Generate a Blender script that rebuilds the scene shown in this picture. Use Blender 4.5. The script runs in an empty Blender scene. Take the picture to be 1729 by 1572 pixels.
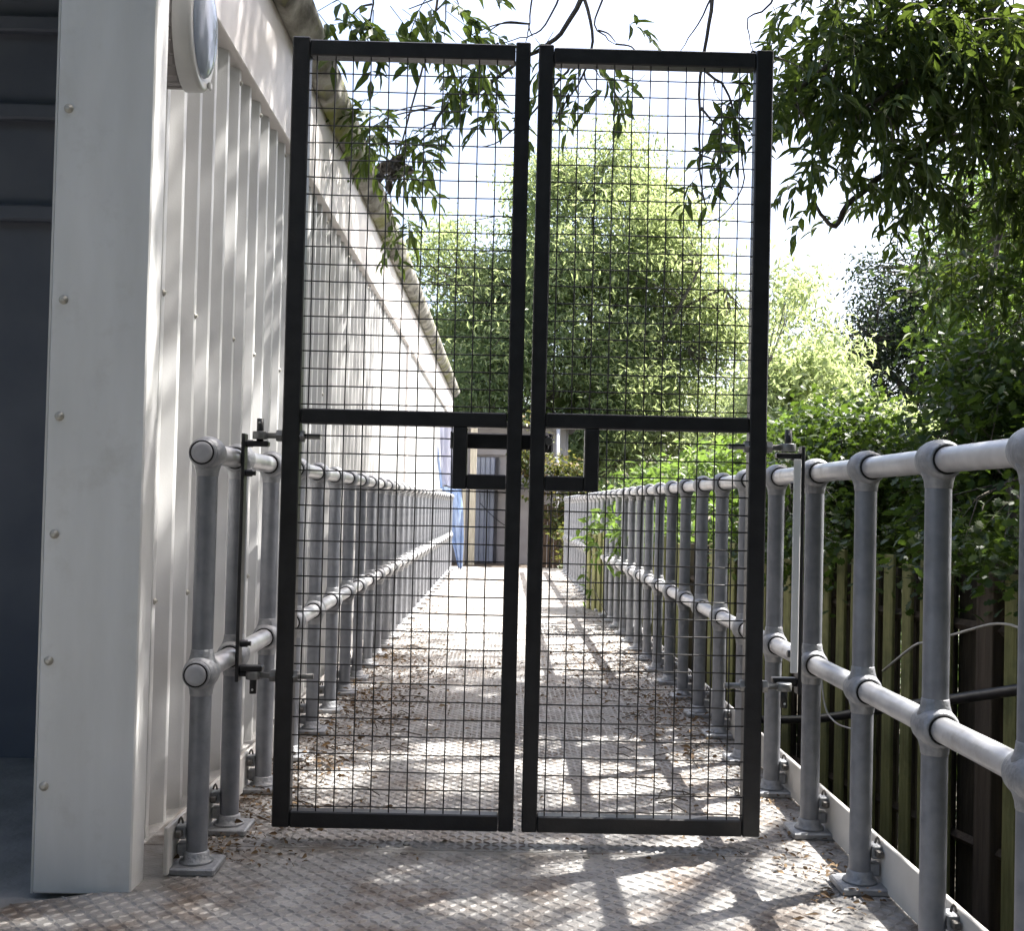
import bpy, math, random
import numpy as np
from mathutils import Vector, Matrix, Euler
from mathutils import noise as mnoise

random.seed(7)
SC = bpy.context.scene
COL = SC.collection
R = math.radians

# ------------------------------------------------------------------ camera
cd = bpy.data.cameras.new('camera')
cam = bpy.data.objects.new('camera', cd)
COL.objects.link(cam)
cd.sensor_width = 36.0
cd.lens = 36.0 * 1850.0 / 1729.0
cd.shift_y = 30.0 / 1729.0
cd.clip_start = 0.05
cd.clip_end = 2000
cam.matrix_world = (Matrix.Translation((0, 0, 0.96)) @ Matrix.Rotation(-math.atan(13.6 / 1850), 4, 'Z')
                    @ Matrix.Rotation(math.pi / 2 + math.atan(39 / 1850), 4, 'X') @ Matrix.Rotation(R(1.33), 4, 'Z'))
SC.camera = cam

# ------------------------------------------------------------------ light
SUN_EL, SUN_AZ = R(56), R(63)
world = bpy.data.worlds.new('World')
SC.world = world
world.use_nodes = True
nt = world.node_tree
bg = nt.nodes['Background']
sky = nt.nodes.new('ShaderNodeTexSky')
sky.sky_type = 'NISHITA'
sky.sun_disc = False
sky.sun_elevation = SUN_EL
sky.sun_rotation = SUN_AZ
sky.air_density = 0.8
sky.dust_density = 5.0
nt.links.new(sky.outputs[0], bg.inputs[0])
bg.inputs[1].default_value = 0.13
sl = bpy.data.lights.new('sun', 'SUN')
sl.energy = 5.0
sl.angle = R(0.55)
sl.color = (1.0, 0.965, 0.91)
sun = bpy.data.objects.new('sun', sl)
COL.objects.link(sun)
S = Vector((math.sin(SUN_AZ) * math.cos(SUN_EL), math.cos(SUN_AZ) * math.cos(SUN_EL), math.sin(SUN_EL)))
sun.rotation_euler = S.to_track_quat('Z', 'Y').to_euler()
sun.location = S * 30
SC.view_settings.view_transform = 'Standard'
SC.view_settings.look = 'None'
SC.view_settings.gamma = 1
SC.view_settings.use_curve_mapping = False
SC.view_settings.exposure = 2.0
SC.cycles.max_bounces = 8
SC.cycles.transparent_max_bounces = 8

# ------------------------------------------------------------------ materials
def new_mat(name):
    m = bpy.data.materials.new(name)
    m.use_nodes = True
    n = m.node_tree
    return m, n, n.nodes['Principled BSDF']

def surface(name, c1, c2, rough=0.5, metal=0.0, scale=8.0, detail=6.0, bump=0.0, bscale=None, lo=0.35, hi=0.65,
            stretch=(1, 1, 1), c3=None, s3=2.0, t3=(0.55, 0.7), spec=0.5, rvar=0.0):
    m, n, p = new_mat(name)
    tc = n.nodes.new('ShaderNodeTexCoord')
    mp = n.nodes.new('ShaderNodeMapping')
    mp.inputs['Scale'].default_value = stretch
    n.links.new(tc.outputs['Object'], mp.inputs[0])
    nz = n.nodes.new('ShaderNodeTexNoise')
    nz.inputs['Scale'].default_value = scale
    nz.inputs['Detail'].default_value = detail
    n.links.new(mp.outputs[0], nz.inputs[0])
    cr = n.nodes.new('ShaderNodeValToRGB')
    cr.color_ramp.elements[0].position = lo
    cr.color_ramp.elements[1].position = hi
    cr.color_ramp.elements[0].color = (*c1, 1)
    cr.color_ramp.elements[1].color = (*c2, 1)
    n.links.new(nz.outputs[0], cr.inputs[0])
    col = cr.outputs[0]
    if c3 is not None:
        nz3 = n.nodes.new('ShaderNodeTexNoise')
        nz3.inputs['Scale'].default_value = s3
        nz3.inputs['Detail'].default_value = 8
        nz3.inputs['Roughness'].default_value = 0.65
        n.links.new(tc.outputs['Object'], nz3.inputs[0])
        r3 = n.nodes.new('ShaderNodeValToRGB')
        r3.color_ramp.elements[0].position, r3.color_ramp.elements[1].position = t3
        n.links.new(nz3.outputs[0], r3.inputs[0])
        mx = n.nodes.new('ShaderNodeMixRGB')
        n.links.new(r3.outputs[0], mx.inputs[0])
        n.links.new(col, mx.inputs[1])
        mx.inputs[2].default_value = (*c3, 1)
        col = mx.outputs[0]
    n.links.new(col, p.inputs['Base Color'])
    p.inputs['Roughness'].default_value = rough
    if rvar:
        mr = n.nodes.new('ShaderNodeMapRange')
        mr.inputs['To Min'].default_value = rough - rvar
        mr.inputs['To Max'].default_value = rough + rvar
        n.links.new(nz.outputs[0], mr.inputs['Value'])
        n.links.new(mr.outputs[0], p.inputs['Roughness'])
    p.inputs['Metallic'].default_value = metal
    p.inputs['Specular IOR Level'].default_value = spec
    if bump:
        nb = n.nodes.new('ShaderNodeTexNoise')
        nb.inputs['Scale'].default_value = bscale or scale * 4
        nb.inputs['Detail'].default_value = 4
        n.links.new(mp.outputs[0], nb.inputs[0])
        b = n.nodes.new('ShaderNodeBump')
        b.inputs['Strength'].default_value = bump
        b.inputs['Distance'].default_value = 0.01
        n.links.new(nb.outputs[0], b.inputs['Height'])
        n.links.new(b.outputs[0], p.inputs['Normal'])
    return m

def leaf_mat(name, dark, mid, light, trans=0.45, tcol=(0.30, 0.42, 0.05), rough=0.45, spec=0.3):
    m, n, p = new_mat(name)
    geo = n.nodes.new('ShaderNodeNewGeometry')
    cr = n.nodes.new('ShaderNodeValToRGB')
    e = cr.color_ramp.elements
    e[0].position, e[0].color = 0.0, (*dark, 1)
    e[1].position, e[1].color = 1.0, (*light, 1)
    k = e.new(0.55)
    k.color = (*mid, 1)
    n.links.new(geo.outputs['Random Per Island'], cr.inputs[0])
    n.links.new(cr.outputs[0], p.inputs['Base Color'])
    p.inputs['Roughness'].default_value = rough
    p.inputs['Specular IOR Level'].default_value = spec
    tr = n.nodes.new('ShaderNodeBsdfTranslucent')
    mul = n.nodes.new('ShaderNodeMixRGB')
    mul.blend_type = 'MIX'
    mul.inputs[0].default_value = 0.65
    n.links.new(cr.outputs[0], mul.inputs[1])
    mul.inputs[2].default_value = (*tcol, 1)
    n.links.new(mul.outputs[0], tr.inputs[0])
    mix = n.nodes.new('ShaderNodeMixShader')
    mix.inputs[0].default_value = trans
    n.links.new(p.outputs[0], mix.inputs[1])
    n.links.new(tr.outputs[0], mix.inputs[2])
    n.links.new(mix.outputs[0], n.nodes['Material Output'].inputs[0])
    return m

M = {}
M['white'] = surface('white_painted_steel', (0.50, 0.50, 0.495), (0.60, 0.60, 0.595), 0.42, scale=3.5, bump=0.04, bscale=180, c3=(0.42, 0.405, 0.38), s3=1.3, t3=(0.58, 0.82))
M['column'] = surface('white_column_sheet', (0.66, 0.66, 0.65), (0.76, 0.76, 0.755), 0.42, scale=5, detail=9, bump=0.35, bscale=9, stretch=(1.5, 1.5, 0.35), c3=(0.52, 0.505, 0.47), s3=6, t3=(0.54, 0.9))
M['fascia'] = surface('pinkish_white_fascia', (0.66, 0.62, 0.60), (0.72, 0.68, 0.66), 0.45, scale=2.0, bump=0.05, bscale=150, c3=(0.48, 0.40, 0.31), s3=1.1, t3=(0.62, 0.9))
M['rib_edge'] = M['white']
M['moss'] = surface('mossy_cement_gutter', (0.09, 0.085, 0.07), (0.38, 0.37, 0.33), 0.9, scale=8, detail=10, bump=1.0, bscale=24, stretch=(1, 0.7, 1), lo=.36, hi=.66, c3=(0.20, 0.21, 0.05), s3=2.2, t3=(0.52, 0.66))
M['roof'] = surface('old_cement_roof', (0.25, 0.24, 0.22), (0.36, 0.35, 0.33), 0.9, scale=5, bump=0.3, bscale=40)
M['screw'] = surface('dull_screw_cap', (0.42, 0.40, 0.34), (0.55, 0.53, 0.48), 0.4, metal=0.3, scale=60)
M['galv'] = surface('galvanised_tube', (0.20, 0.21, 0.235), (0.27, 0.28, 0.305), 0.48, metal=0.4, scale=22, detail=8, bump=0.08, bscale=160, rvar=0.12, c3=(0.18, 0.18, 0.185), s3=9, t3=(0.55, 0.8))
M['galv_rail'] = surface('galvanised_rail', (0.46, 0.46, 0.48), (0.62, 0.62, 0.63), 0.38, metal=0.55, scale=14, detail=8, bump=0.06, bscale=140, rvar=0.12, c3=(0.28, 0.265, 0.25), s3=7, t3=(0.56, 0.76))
M['cast'] = surface('cast_galvanised_fitting', (0.25, 0.26, 0.275), (0.36, 0.365, 0.38), 0.5, metal=0.45, scale=40, bump=0.25, bscale=120)
M['dark'] = surface('dark_gap', (0.01, 0.01, 0.01), (0.015, 0.015, 0.015), 0.8)
M['black'] = surface('black_gate_paint', (0.013, 0.013, 0.0145), (0.021, 0.021, 0.023), 0.40, scale=20, bump=0.12, bscale=110, rvar=0.08, c3=(0.035, 0.026, 0.020), s3=6, t3=(0.60, 0.85))
M['wire'] = surface('black_welded_wire', (0.010, 0.010, 0.010), (0.020, 0.020, 0.020), 0.5, scale=30)
M['zinc'] = surface('dull_zinc', (0.20, 0.20, 0.20), (0.34, 0.34, 0.33), 0.45, metal=0.6, scale=30)
M['bolt'] = surface('rusty_bolt', (0.08, 0.07, 0.06), (0.20, 0.19, 0.18), 0.5, metal=0.5, scale=50)
M['deck'] = surface('dirty_steel_deck', (0.185, 0.178, 0.170), (0.31, 0.30, 0.288), 0.58, metal=0.1, scale=9, detail=12, bump=0.4, bscale=90, c3=(0.125, 0.095, 0.072), s3=5, t3=(0.47, 0.66), rvar=0.1)
M['tread'] = surface('worn_tread_bar', (0.20, 0.195, 0.188), (0.34, 0.33, 0.32), 0.52, metal=0.15, scale=9, detail=8, c3=(0.135, 0.105, 0.082), s3=5, t3=(0.47, 0.66))
M['toe'] = surface('white_toe_board_paint', (0.55, 0.53, 0.50), (0.66, 0.64, 0.61), 0.5, scale=5, bump=0.05, bscale=120, c3=(0.30, 0.27, 0.23), s3=2.4, t3=(0.60, 0.8))
M['concrete'] = surface('grey_concrete', (0.22, 0.22, 0.21), (0.32, 0.31, 0.30), 0.9, scale=6, bump=0.3, bscale=60)
M['soil'] = surface('dark_soil', (0.025, 0.022, 0.016), (0.06, 0.05, 0.035), 0.95, scale=4, bump=0.6, bscale=20)
M['shutter'] = surface('navy_grey_shutter', (0.10, 0.112, 0.145), (0.145, 0.155, 0.185), 0.6, scale=2.2, c3=(0.14, 0.14, 0.145), s3=1.2)
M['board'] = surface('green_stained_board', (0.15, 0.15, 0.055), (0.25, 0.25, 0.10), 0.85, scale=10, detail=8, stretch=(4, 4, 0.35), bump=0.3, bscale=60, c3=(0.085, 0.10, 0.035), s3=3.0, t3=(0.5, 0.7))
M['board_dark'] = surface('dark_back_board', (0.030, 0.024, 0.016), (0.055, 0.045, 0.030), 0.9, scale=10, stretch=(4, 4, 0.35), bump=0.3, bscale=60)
M['board_brown'] = surface('brown_fence_board', (0.060, 0.040, 0.028), (0.11, 0.075, 0.052), 0.85, scale=10, stretch=(4, 4, 0.35), bump=0.3, bscale=60)
M['post_wood'] = surface('dark_timber_post', (0.055, 0.040, 0.030), (0.095, 0.075, 0.055), 0.9, scale=8, stretch=(4, 4, 0.3), bump=0.3, bscale=60)
M['cream_wood'] = surface('cream_post', (0.42, 0.37, 0.28), (0.58, 0.53, 0.43), 0.7, scale=12, stretch=(5, 5, 0.4), bump=0.2, bscale=60)
M['hose'] = surface('black_rubber_pipe', (0.020, 0.020, 0.022), (0.045, 0.043, 0.045), 0.4, scale=12)
M['cable'] = surface('pale_cable', (0.42, 0.40, 0.36), (0.55, 0.53, 0.49), 0.5, scale=12)
M['blue_shed'] = surface('blue_grey_sheet', (0.28, 0.31, 0.40), (0.34, 0.37, 0.46), 0.5, scale=3)
M['mauve'] = surface('mauve_grey_panel', (0.28, 0.265, 0.275), (0.35, 0.335, 0.345), 0.6, scale=3)
M['eave'] = surface('dark_eave_board', (0.045, 0.045, 0.052), (0.07, 0.07, 0.078), 0.7, scale=5)
M['pipe_white'] = surface('white_plastic_pipe', (0.60, 0.60, 0.62), (0.68, 0.68, 0.70), 0.4, scale=5)
M['bark'] = surface('grey_brown_bark', (0.055, 0.045, 0.036), (0.12, 0.105, 0.085), 0.9, scale=14, stretch=(1, 1, 0.3), bump=0.5, bscale=40)
M['sunlit_white'] = surface('sunlit_bar_white', (0.80, 0.80, 0.79), (0.84, 0.84, 0.83), 0.35, scale=8)  # near-white colour stands in for sun on the hinge bar
M['plug'] = surface('grey_plastic_plug', (0.36, 0.36, 0.38), (0.44, 0.44, 0.46), 0.5, scale=30)
M['litter'] = None
M['lamp_body'] = surface('white_lamp_plastic', (0.52, 0.52, 0.51), (0.60, 0.60, 0.58), 0.35, scale=8)
M['lamp_base'] = surface('grey_lamp_base', (0.26, 0.24, 0.235), (0.33, 0.31, 0.30), 0.5, scale=8)

# clear plastic lens of the lamp
m, n, p = new_mat('lamp_lens')
p.inputs['Base Color'].default_value = (0.55, 0.62, 0.75, 1)
p.inputs['Roughness'].default_value = 0.06
p.inputs['Transmission Weight'].default_value = 0.55
p.inputs['IOR'].default_value = 1.45
M['lens'] = m
# thin blue sheet lets light through
m, n, p = new_mat('blue_plastic_sheet')
tc = n.nodes.new('ShaderNodeTexCoord')
nz = n.nodes.new('ShaderNodeTexNoise')
nz.inputs['Scale'].default_value = 3.5
nz.inputs['Detail'].default_value = 5
n.links.new(tc.outputs['Object'], nz.inputs[0])
cr = n.nodes.new('ShaderNodeValToRGB')
cr.color_ramp.elements[0].position, cr.color_ramp.elements[0].color = 0.35, (0.22, 0.33, 0.58, 1)
cr.color_ramp.elements[1].position, cr.color_ramp.elements[1].color = 0.68, (0.46, 0.56, 0.76, 1)
n.links.new(nz.outputs[0], cr.inputs[0])
n.links.new(cr.outputs[0], p.inputs['Base Color'])
p.inputs['Roughness'].default_value = 0.3
M['tarp'] = m
m, n, p = new_mat('pale_lilac_sheet')
p.inputs['Base Color'].default_value = (0.55, 0.56, 0.68, 1)
p.inputs['Roughness'].default_value = 0.35
M['tarp_pale'] = m

M['leaf_ash'] = leaf_mat('ash_leaf', (0.035, 0.060, 0.022), (0.050, 0.082, 0.028), (0.085, 0.125, 0.035), 0.35, (0.14, 0.20, 0.02))
M['leaf_pale'] = leaf_mat('pale_green_leaf', (0.095, 0.140, 0.058), (0.160, 0.210, 0.095), (0.29, 0.32, 0.19), 0.55, (0.58, 0.68, 0.28), rough=0.4, spec=0.5)
M['leaf_oak'] = leaf_mat('oak_leaf', (0.022, 0.046, 0.014), (0.034, 0.068, 0.018), (0.070, 0.105, 0.026), 0.36, (0.13, 0.21, 0.02))
M['leaf_dark'] = leaf_mat('dark_evergreen_leaf', (0.018, 0.028, 0.016), (0.028, 0.042, 0.024), (0.045, 0.062, 0.034), 0.2, (0.06, 0.10, 0.02))
M['leaf_mid'] = leaf_mat('mid_green_leaf', (0.030, 0.055, 0.020), (0.045, 0.080, 0.026), (0.07, 0.115, 0.04), 0.35, (0.13, 0.22, 0.03))
M['leaf_bright'] = leaf_mat('yellow_green_leaf', (0.045, 0.082, 0.024), (0.070, 0.120, 0.034), (0.125, 0.175, 0.055), 0.45, (0.21, 0.33, 0.05))
M['leaf_ivy'] = leaf_mat('reddish_ivy_leaf', (0.035, 0.060, 0.018), (0.055, 0.080, 0.024), (0.16, 0.10, 0.045), 0.35, (0.25, 0.26, 0.05))
M['litter'] = leaf_mat('dead_leaf', (0.055, 0.036, 0.022), (0.11, 0.072, 0.040), (0.24, 0.17, 0.10), 0.1, (0.25, 0.14, 0.05), rough=0.8, spec=0.2)

# ------------------------------------------------------------------ mesh helpers
class MB:
    def __init__(self):
        self.v, self.f, self.sm = [], [], []
    def add(self, vs, fs, smooth=False):
        o = len(self.v)
        self.v += [tuple(v) for v in vs]
        self.f += [tuple(i + o for i in f) for f in fs]
        self.sm += [smooth] * len(fs)
        return self
    def box(self, lo, hi, bev=0.0, rot=None, about=None):
        x0, y0, z0 = lo
        x1, y1, z1 = hi
        if bev <= 0:
            vs = [(x0, y0, z0), (x1, y0, z0), (x1, y1, z0), (x0, y1, z0), (x0, y0, z1), (x1, y0, z1), (x1, y1, z1), (x0, y1, z1)]
            fs = [(0, 3, 2, 1), (4, 5, 6, 7), (0, 1, 5, 4), (1, 2, 6, 5), (2, 3, 7, 6), (3, 0, 4, 7)]
        else:
            b = min(bev, (x1 - x0) * .45, (y1 - y0) * .45, (z1 - z0) * .45)
            vs, idx = [], {}
            for i, x in enumerate((x0, x1)):
                for j, y in enumerate((y0, y1)):
                    for k, z in enumerate((z0, z1)):
                        dx, dy, dz = (b, -b)[i], (b, -b)[j], (b, -b)[k]
                        for ax, q in enumerate(((x, y + dy, z + dz), (x + dx, y, z + dz), (x + dx, y + dy, z))):
                            idx[i, j, k, ax] = len(vs)
                            vs.append(q)
            g = lambda i, j, k, a: idx[i, j, k, a]
            fs = []
            for s in (0, 1):
                o = [(0, 0), (1, 0), (1, 1), (0, 1)]
                if s == 0:
                    o = o[::-1]
                fs.append(tuple(g(s, a, c, 0) for a, c in o))
                fs.append(tuple(g(a, s, c, 1) for a, c in o[::-1]))
                fs.append(tuple(g(a, c, s, 2) for a, c in o))
            for a in (0, 1):
                for c in (0, 1):
                    fs.append((g(0, a, c, 1), g(1, a, c, 1), g(1, a, c, 2), g(0, a, c, 2)))
                    fs.append((g(a, 0, c, 0), g(a, 1, c, 0), g(a, 1, c, 2), g(a, 0, c, 2)))
                    fs.append((g(a, c, 0, 0), g(a, c, 1, 0), g(a, c, 1, 1), g(a, c, 0, 1)))
            for i in (0, 1):
                for j in (0, 1):
                    for k in (0, 1):
                        fs.append((g(i, j, k, 0), g(i, j, k, 1), g(i, j, k, 2)))
        if rot is not None:
            c = Vector(about) if about is not None else Vector(((x0 + x1) / 2, (y0 + y1) / 2, (z0 + z1) / 2))
            vs = [tuple(c + rot @ (Vector(q) - c)) for q in vs]
        return self.add(vs, fs)
    def path(self, pts, rad, n=8, cap=True, smooth=True):
        pts = [Vector(q) for q in pts]
        if not isinstance(rad, (list, tuple)):
            rad = [rad] * len(pts)
        vs, fs = [], []
        up = None
        for i, q in enumerate(pts):
            t = (pts[min(i + 1, len(pts) - 1)] - pts[max(i - 1, 0)])
            if t.length < 1e-9:
                t = Vector((0, 0, 1))
            t.normalize()
            if up is None:
                up = Vector((0, 0, 1)) if abs(t.z) < 0.9 else Vector((1, 0, 0))
            a = t.cross(up)
            if a.length < 1e-5:
                a = t.cross(Vector((0.3, 1, 0.2)))
            a.normalize()
            b = a.cross(t)
            b.normalize()
            up = b
            for k in range(n):
                an = 2 * math.pi * k / n
                vs.append(tuple(q + (a * math.cos(an) + b * math.sin(an)) * rad[i]))
        for i in range(len(pts) - 1):
            for k in range(n):
                fs.append((i * n + k, i * n + (k + 1) % n, (i + 1) * n + (k + 1) % n, (i + 1) * n + k))
        self.add(vs, fs, smooth)
        if cap:
            o = len(self.v) - len(vs)
            self.f.append(tuple(o + k for k in range(n - 1, -1, -1)))
            self.f.append(tuple(o + (len(pts) - 1) * n + k for k in range(n)))
            self.sm += [False, False]
        return self
    def lathe(self, prof, c, axis='Z', n=20, smooth=True):
        # prof: list of (radius, height) along axis
        vs, fs = [], []
        for r, hgt in prof:
            for k in range(n):
                an = 2 * math.pi * k / n
                u, w = r * math.cos(an), r * math.sin(an)
                q = {'Z': (u, w, hgt), 'Y': (w, hgt, u), 'X': (hgt, u, w)}[axis]
                vs.append((c[0] + q[0], c[1] + q[1], c[2] + q[2]))
        m_ = len(prof)
        for i in range(m_ - 1):
            for k in range(n):
                fs.append((i * n + k, i * n + (k + 1) % n, (i + 1) * n + (k + 1) % n, (i + 1) * n + k))
        self.add(vs, fs, smooth)
        o = len(self.v) - len(vs)
        self.f.append(tuple(o + k for k in range(n - 1, -1, -1)))
        self.f.append(tuple(o + (m_ - 1) * n + k for k in range(n)))
        self.sm += [False, False]
        return self
    def mesh(self, name, mat, off=(0, 0, 0)):
        me = bpy.data.meshes.new(name)
        if off != (0, 0, 0):
            v = [(a - off[0], b - off[1], c - off[2]) for a, b, c in self.v]
        else:
            v = self.v
        me.from_pydata(v, [], self.f)
        me.polygons.foreach_set('use_smooth', self.sm)
        me.materials.append(mat)
        me.update()
        return me

def wloc(o):
    l = Vector((0, 0, 0))
    while o is not None:
        l += o.location
        o = o.parent
    return l

def link(name, me, parent=None, loc=None, kind=None, label=None):
    o = bpy.data.objects.new(name, me)
    COL.objects.link(o)
    if parent is not None:
        o.parent = parent
    if loc is not None:
        o.location = loc
    if kind:
        o['kind'] = kind
    if label:
        o['label'] = label
    return o

def part(name, mb, mat, parent, kind=None, label=None, origin=None):
    """a part whose geometry is given in world coordinates"""
    pl = wloc(parent)
    og = Vector(origin) if origin is not None else pl
    return link(name, mb.mesh(name, mat, tuple(og)), parent, og - pl, kind, label)

def thing(name, label, cat, loc=(0, 0, 0), group=None):
    o = bpy.data.objects.new(name, None)
    COL.objects.link(o)
    o.location = loc
    o.empty_display_size = 0.1
    o['label'] = label
    o['category'] = cat
    if group:
        o['group'] = group
    return o

def tag(o, label, cat, group=None, kind=None):
    o['label'] = label
    o['category'] = cat
    if group:
        o['group'] = group
    if kind:
        o['kind'] = kind
    return o

def dup(o, parent, loc=None):
    c = o.copy()
    COL.objects.link(c)
    c.parent = parent
    if loc is not None:
        c.location = loc
    for ch in list(o.children):
        dup(ch, c)
    return c

def np_mesh(name, V, F, mat, smooth=False):
    me = bpy.data.meshes.new(name)
    nv, nf = len(V), len(F)
    k = F.shape[1]
    me.vertices.add(nv)
    me.vertices.foreach_set('co', np.ascontiguousarray(V, dtype=np.float32).ravel())
    me.loops.add(nf * k)
    me.loops.foreach_set('vertex_index', np.ascontiguousarray(F, dtype=np.int32).ravel())
    me.polygons.add(nf)
    me.polygons.foreach_set('loop_start', np.arange(0, nf * k, k, dtype=np.int32))
    me.polygons.foreach_set('use_smooth', np.full(nf, smooth))
    me.materials.append(mat)
    me.update(calc_edges=True)
    return me

# ------------------------------------------------------------------ the setting
g = MB().box((-60, -40, -1.3), (90, 160, -1.0))
o = link('ground', g.mesh('ground', M['soil']))
o['kind'] = 'structure'
# deck with a clipped corner in front of the column
DECK_END = 17.2
mb = MB()
top = [(-1.30, -0.6), (1.06, -0.6), (1.06, 3.058), (-0.975, 3.058), (-0.975, 2.787), (-0.883, 2.787), (-0.883, 2.735), (-0.95, 2.688), (-1.125, 2.60), (-1.165, 2.54), (-1.30, 2.54)]
nn = len(top)
mb.add([(x, y, 0) for x, y in top] + [(x, y, -0.06) for x, y in top],
       [tuple(range(nn)), tuple(range(2 * nn - 1, nn - 1, -1))] + [(i, i + nn, (i + 1) % nn + nn, (i + 1) % nn) for i in range(nn)])
deck = link('walkway_deck', mb.mesh('walkway_deck', M['deck']))
deck['kind'] = 'structure'
pm_ = MB().box((-0.975, 0.0, -0.06), (1.06, 2.352, 0.0), 0.0015).mesh('deck_plate', M['deck'])
for i in range(6):
    link('deck_plate', pm_, deck, (0, 3.064 + i * 2.357, 0.0005 * (i % 2)))
bh = MB().lathe([(0.011, 0.0), (0.0105, 0.002), (0.006, 0.0028)], (0, 0, 0), 'Z', 10).mesh('deck_bolt', M['bolt'])
for i in range(5):
    for x in (-0.70, -0.25, 0.25, 0.70):
        for dy in (-0.035, 0.045):
            link('deck_bolt', bh, deck, (x, 3.061 + i * 2.357 + dy, 0.0006))
o = link('deck_joist', MB().box((-0.97, -0.5, -0.20), (1.05, DECK_END - 0.05, -0.075)).mesh('deck_joist', M['soil']), deck)

# raised tear-drop bars of the plate, alternate directions
tv = np.array([(-.0150, 0, 0), (-.0065, -.0042, 0), (.0065, -.0042, 0), (.0150, 0, 0), (.0065, .0042, 0), (-.0065, .0042, 0), (-.0075, 0, .0034), (.0075, 0, .0034)])
tf = np.array([(0, 1, 6), (1, 2, 7), (1, 7, 6), (2, 3, 7), (3, 4, 7), (4, 5, 6), (4, 6, 7), (5, 0, 6)])
pts, ang = [], []
for j in range(int((9.0 - 1.9) / 0.0275)):
    y = 1.9 + j * 0.0275
    for i in range(-54, 43):
        x = i * 0.0250
        if x > 1.04 or (x < -0.84 and y > 2.70) or (x < -1.27) or (x < -0.9 and y > 2.60 + (x + 1.125) * 0.5) or (x < -1.14 and y > 2.53):
            continue
        if abs((y - 3.061 + 1.1785) % 2.357 - 1.1785) < 0.012:
            continue
        pts.append((x + random.uniform(-.0008, .0008), y + random.uniform(-.0008, .0008), 0.0002 - 0.0024 * max(0, mnoise.noise(Vector((x * 2.3, y * 1.6, 4))) + 0.5 * mnoise.noise(Vector((x * 30, y * 30, 9))))))
        ang.append((1 if (i + j) % 2 else -1) * R(40))
pts, ang = np.array(pts), np.array(ang)
ca, sa = np.cos(ang)[:, None], np.sin(ang)[:, None]
X = tv[None, :, 0] * ca - tv[None, :, 1] * sa
Y = tv[None, :, 0] * sa + tv[None, :, 1] * ca
V = np.stack([X + pts[:, 0:1], Y + pts[:, 1:2], np.repeat(tv[None, :, 2], len(pts), 0) + pts[:, 2:3]], -1).reshape(-1, 3)
F = (tf[None] + (np.arange(len(pts)) * 8)[:, None, None]).reshape(-1, 3)
link('tread_pattern', np_mesh('tread_pattern', V, F, M['tread']), deck, kind='stuff')
# concrete floor of the bay on the left
o = link('concrete_floor', MB().box((-5, -0.6, -0.4), (-0.90, 6.0, -0.022)).mesh('concrete_floor', M['concrete']))
o['kind'] = 'structure'
o = link('paved_landing', MB().box((-1.2, DECK_END + 0.01, -0.4), (1.6, 20.5, -0.035)).mesh('paved_landing', M['post_wood']))
o['kind'] = 'structure'

# ------------------------------------------------------------------ the white building
B = thing('white_building', 'white ribbed metal building with mossy gutter running along the walkway', 'building', (-1.03, 2.69, -0.4))
WX = -1.030
END = 20.4
# corner column
cz0, cz1 = -0.008, 3.2
mb = MB().box((-1.122, 2.69, cz0), (-0.884, 2.785, cz1), 0.004)
column = part('corner_column', mb, M['column'], B)
mb = MB().box((-1.128, 2.693, cz0), (-1.1225, 2.90, cz1))
part('edge_strip', mb, M['lamp_body'], column)
sm = MB().lathe([(0.0115, 0.0), (0.0115, -0.002), (0.0062, -0.003), (0.0062, -0.007), (0.004, -0.0085)], (0, 0, 0), 'Y', 12).mesh('screw', M['screw'])
for x, z in ((-1.094, 1.916), (-1.092, 1.442), (-1.093, 1.155), (-1.096, 0.866), (-1.100, 0.557), (-1.102, 0.252), (-1.092, 2.40)):
    link('screw', sm, column, Vector((x, 2.690, z)) - wloc(column))
# wall behind the column and the ribbed sheets beyond it
mb = MB().box((-1.12, 2.786, -0.4), (WX - 0.033, 2.95, 3.0))
part('corner_wall', mb, M['white'], B)
PW = 0.1655
pb = MB()
zb, zt = -0.30, 2.62
prof = [(0, 0.0215), (0.004, 0.0225), (0.026, 0.0225), (0.030, 0.0215), (0.078, -0.0275), (0.114, -0.0275), (PW - 0.0006, 0.0215)]
vs = []
for y, x in prof:
    vs += [(WX + x, y, zb), (WX + x, y, zt)]
for y, x in reversed(prof):
    vs += [(WX + x - 0.004, y, zb), (WX + x - 0.004, y, zt)]
k = len(vs) // 2
pb.add(vs, [(2 * i, 2 * ((i + 1) % k), 2 * ((i + 1) % k) + 1, 2 * i + 1) for i in range(k)])
pm = pb.mesh('cladding_panel', M['white'])
y0 = 2.95 - 0.100
npan = int((END - y0) / PW)
for i in range(npan):
    link('cladding_panel', pm, B, Vector((0, y0 + i * PW, 0)) - wloc(B))
ws = MB().lathe([(0.010, 0.0), (0.010, 0.002), (0.006, 0.003), (0.006, 0.008)], (0, 0, 0), 'X', 10).mesh('screw', M['screw'])
for i in (0, 2, 4, 7, 9, 12, 15, 19, 24, 30):
    for z in (1.54 + 0.01 * (i % 3), 0.66, 2.50):
        link('screw', ws, B, Vector((WX + 0.0226, y0 + i * PW + 0.015, z)) - wloc(B))
# fascia in lengths, gutter and roof
for a, b in ((2.60, 6.9), (6.904, 11.05), (11.054, 15.6), (15.604, END + 0.05)):
    mb = MB().box((-1.16, a, 2.548), (-0.980, b, 3.02), 0.004)
    part('fascia', mb, M['fascia'], B)
mb = MB().box((WX + 0.0232, 10.98, -0.3), (-0.983, 11.16, 2.547), 0.003)
part('downpipe_cover', mb, M['fascia'], B)
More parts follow.
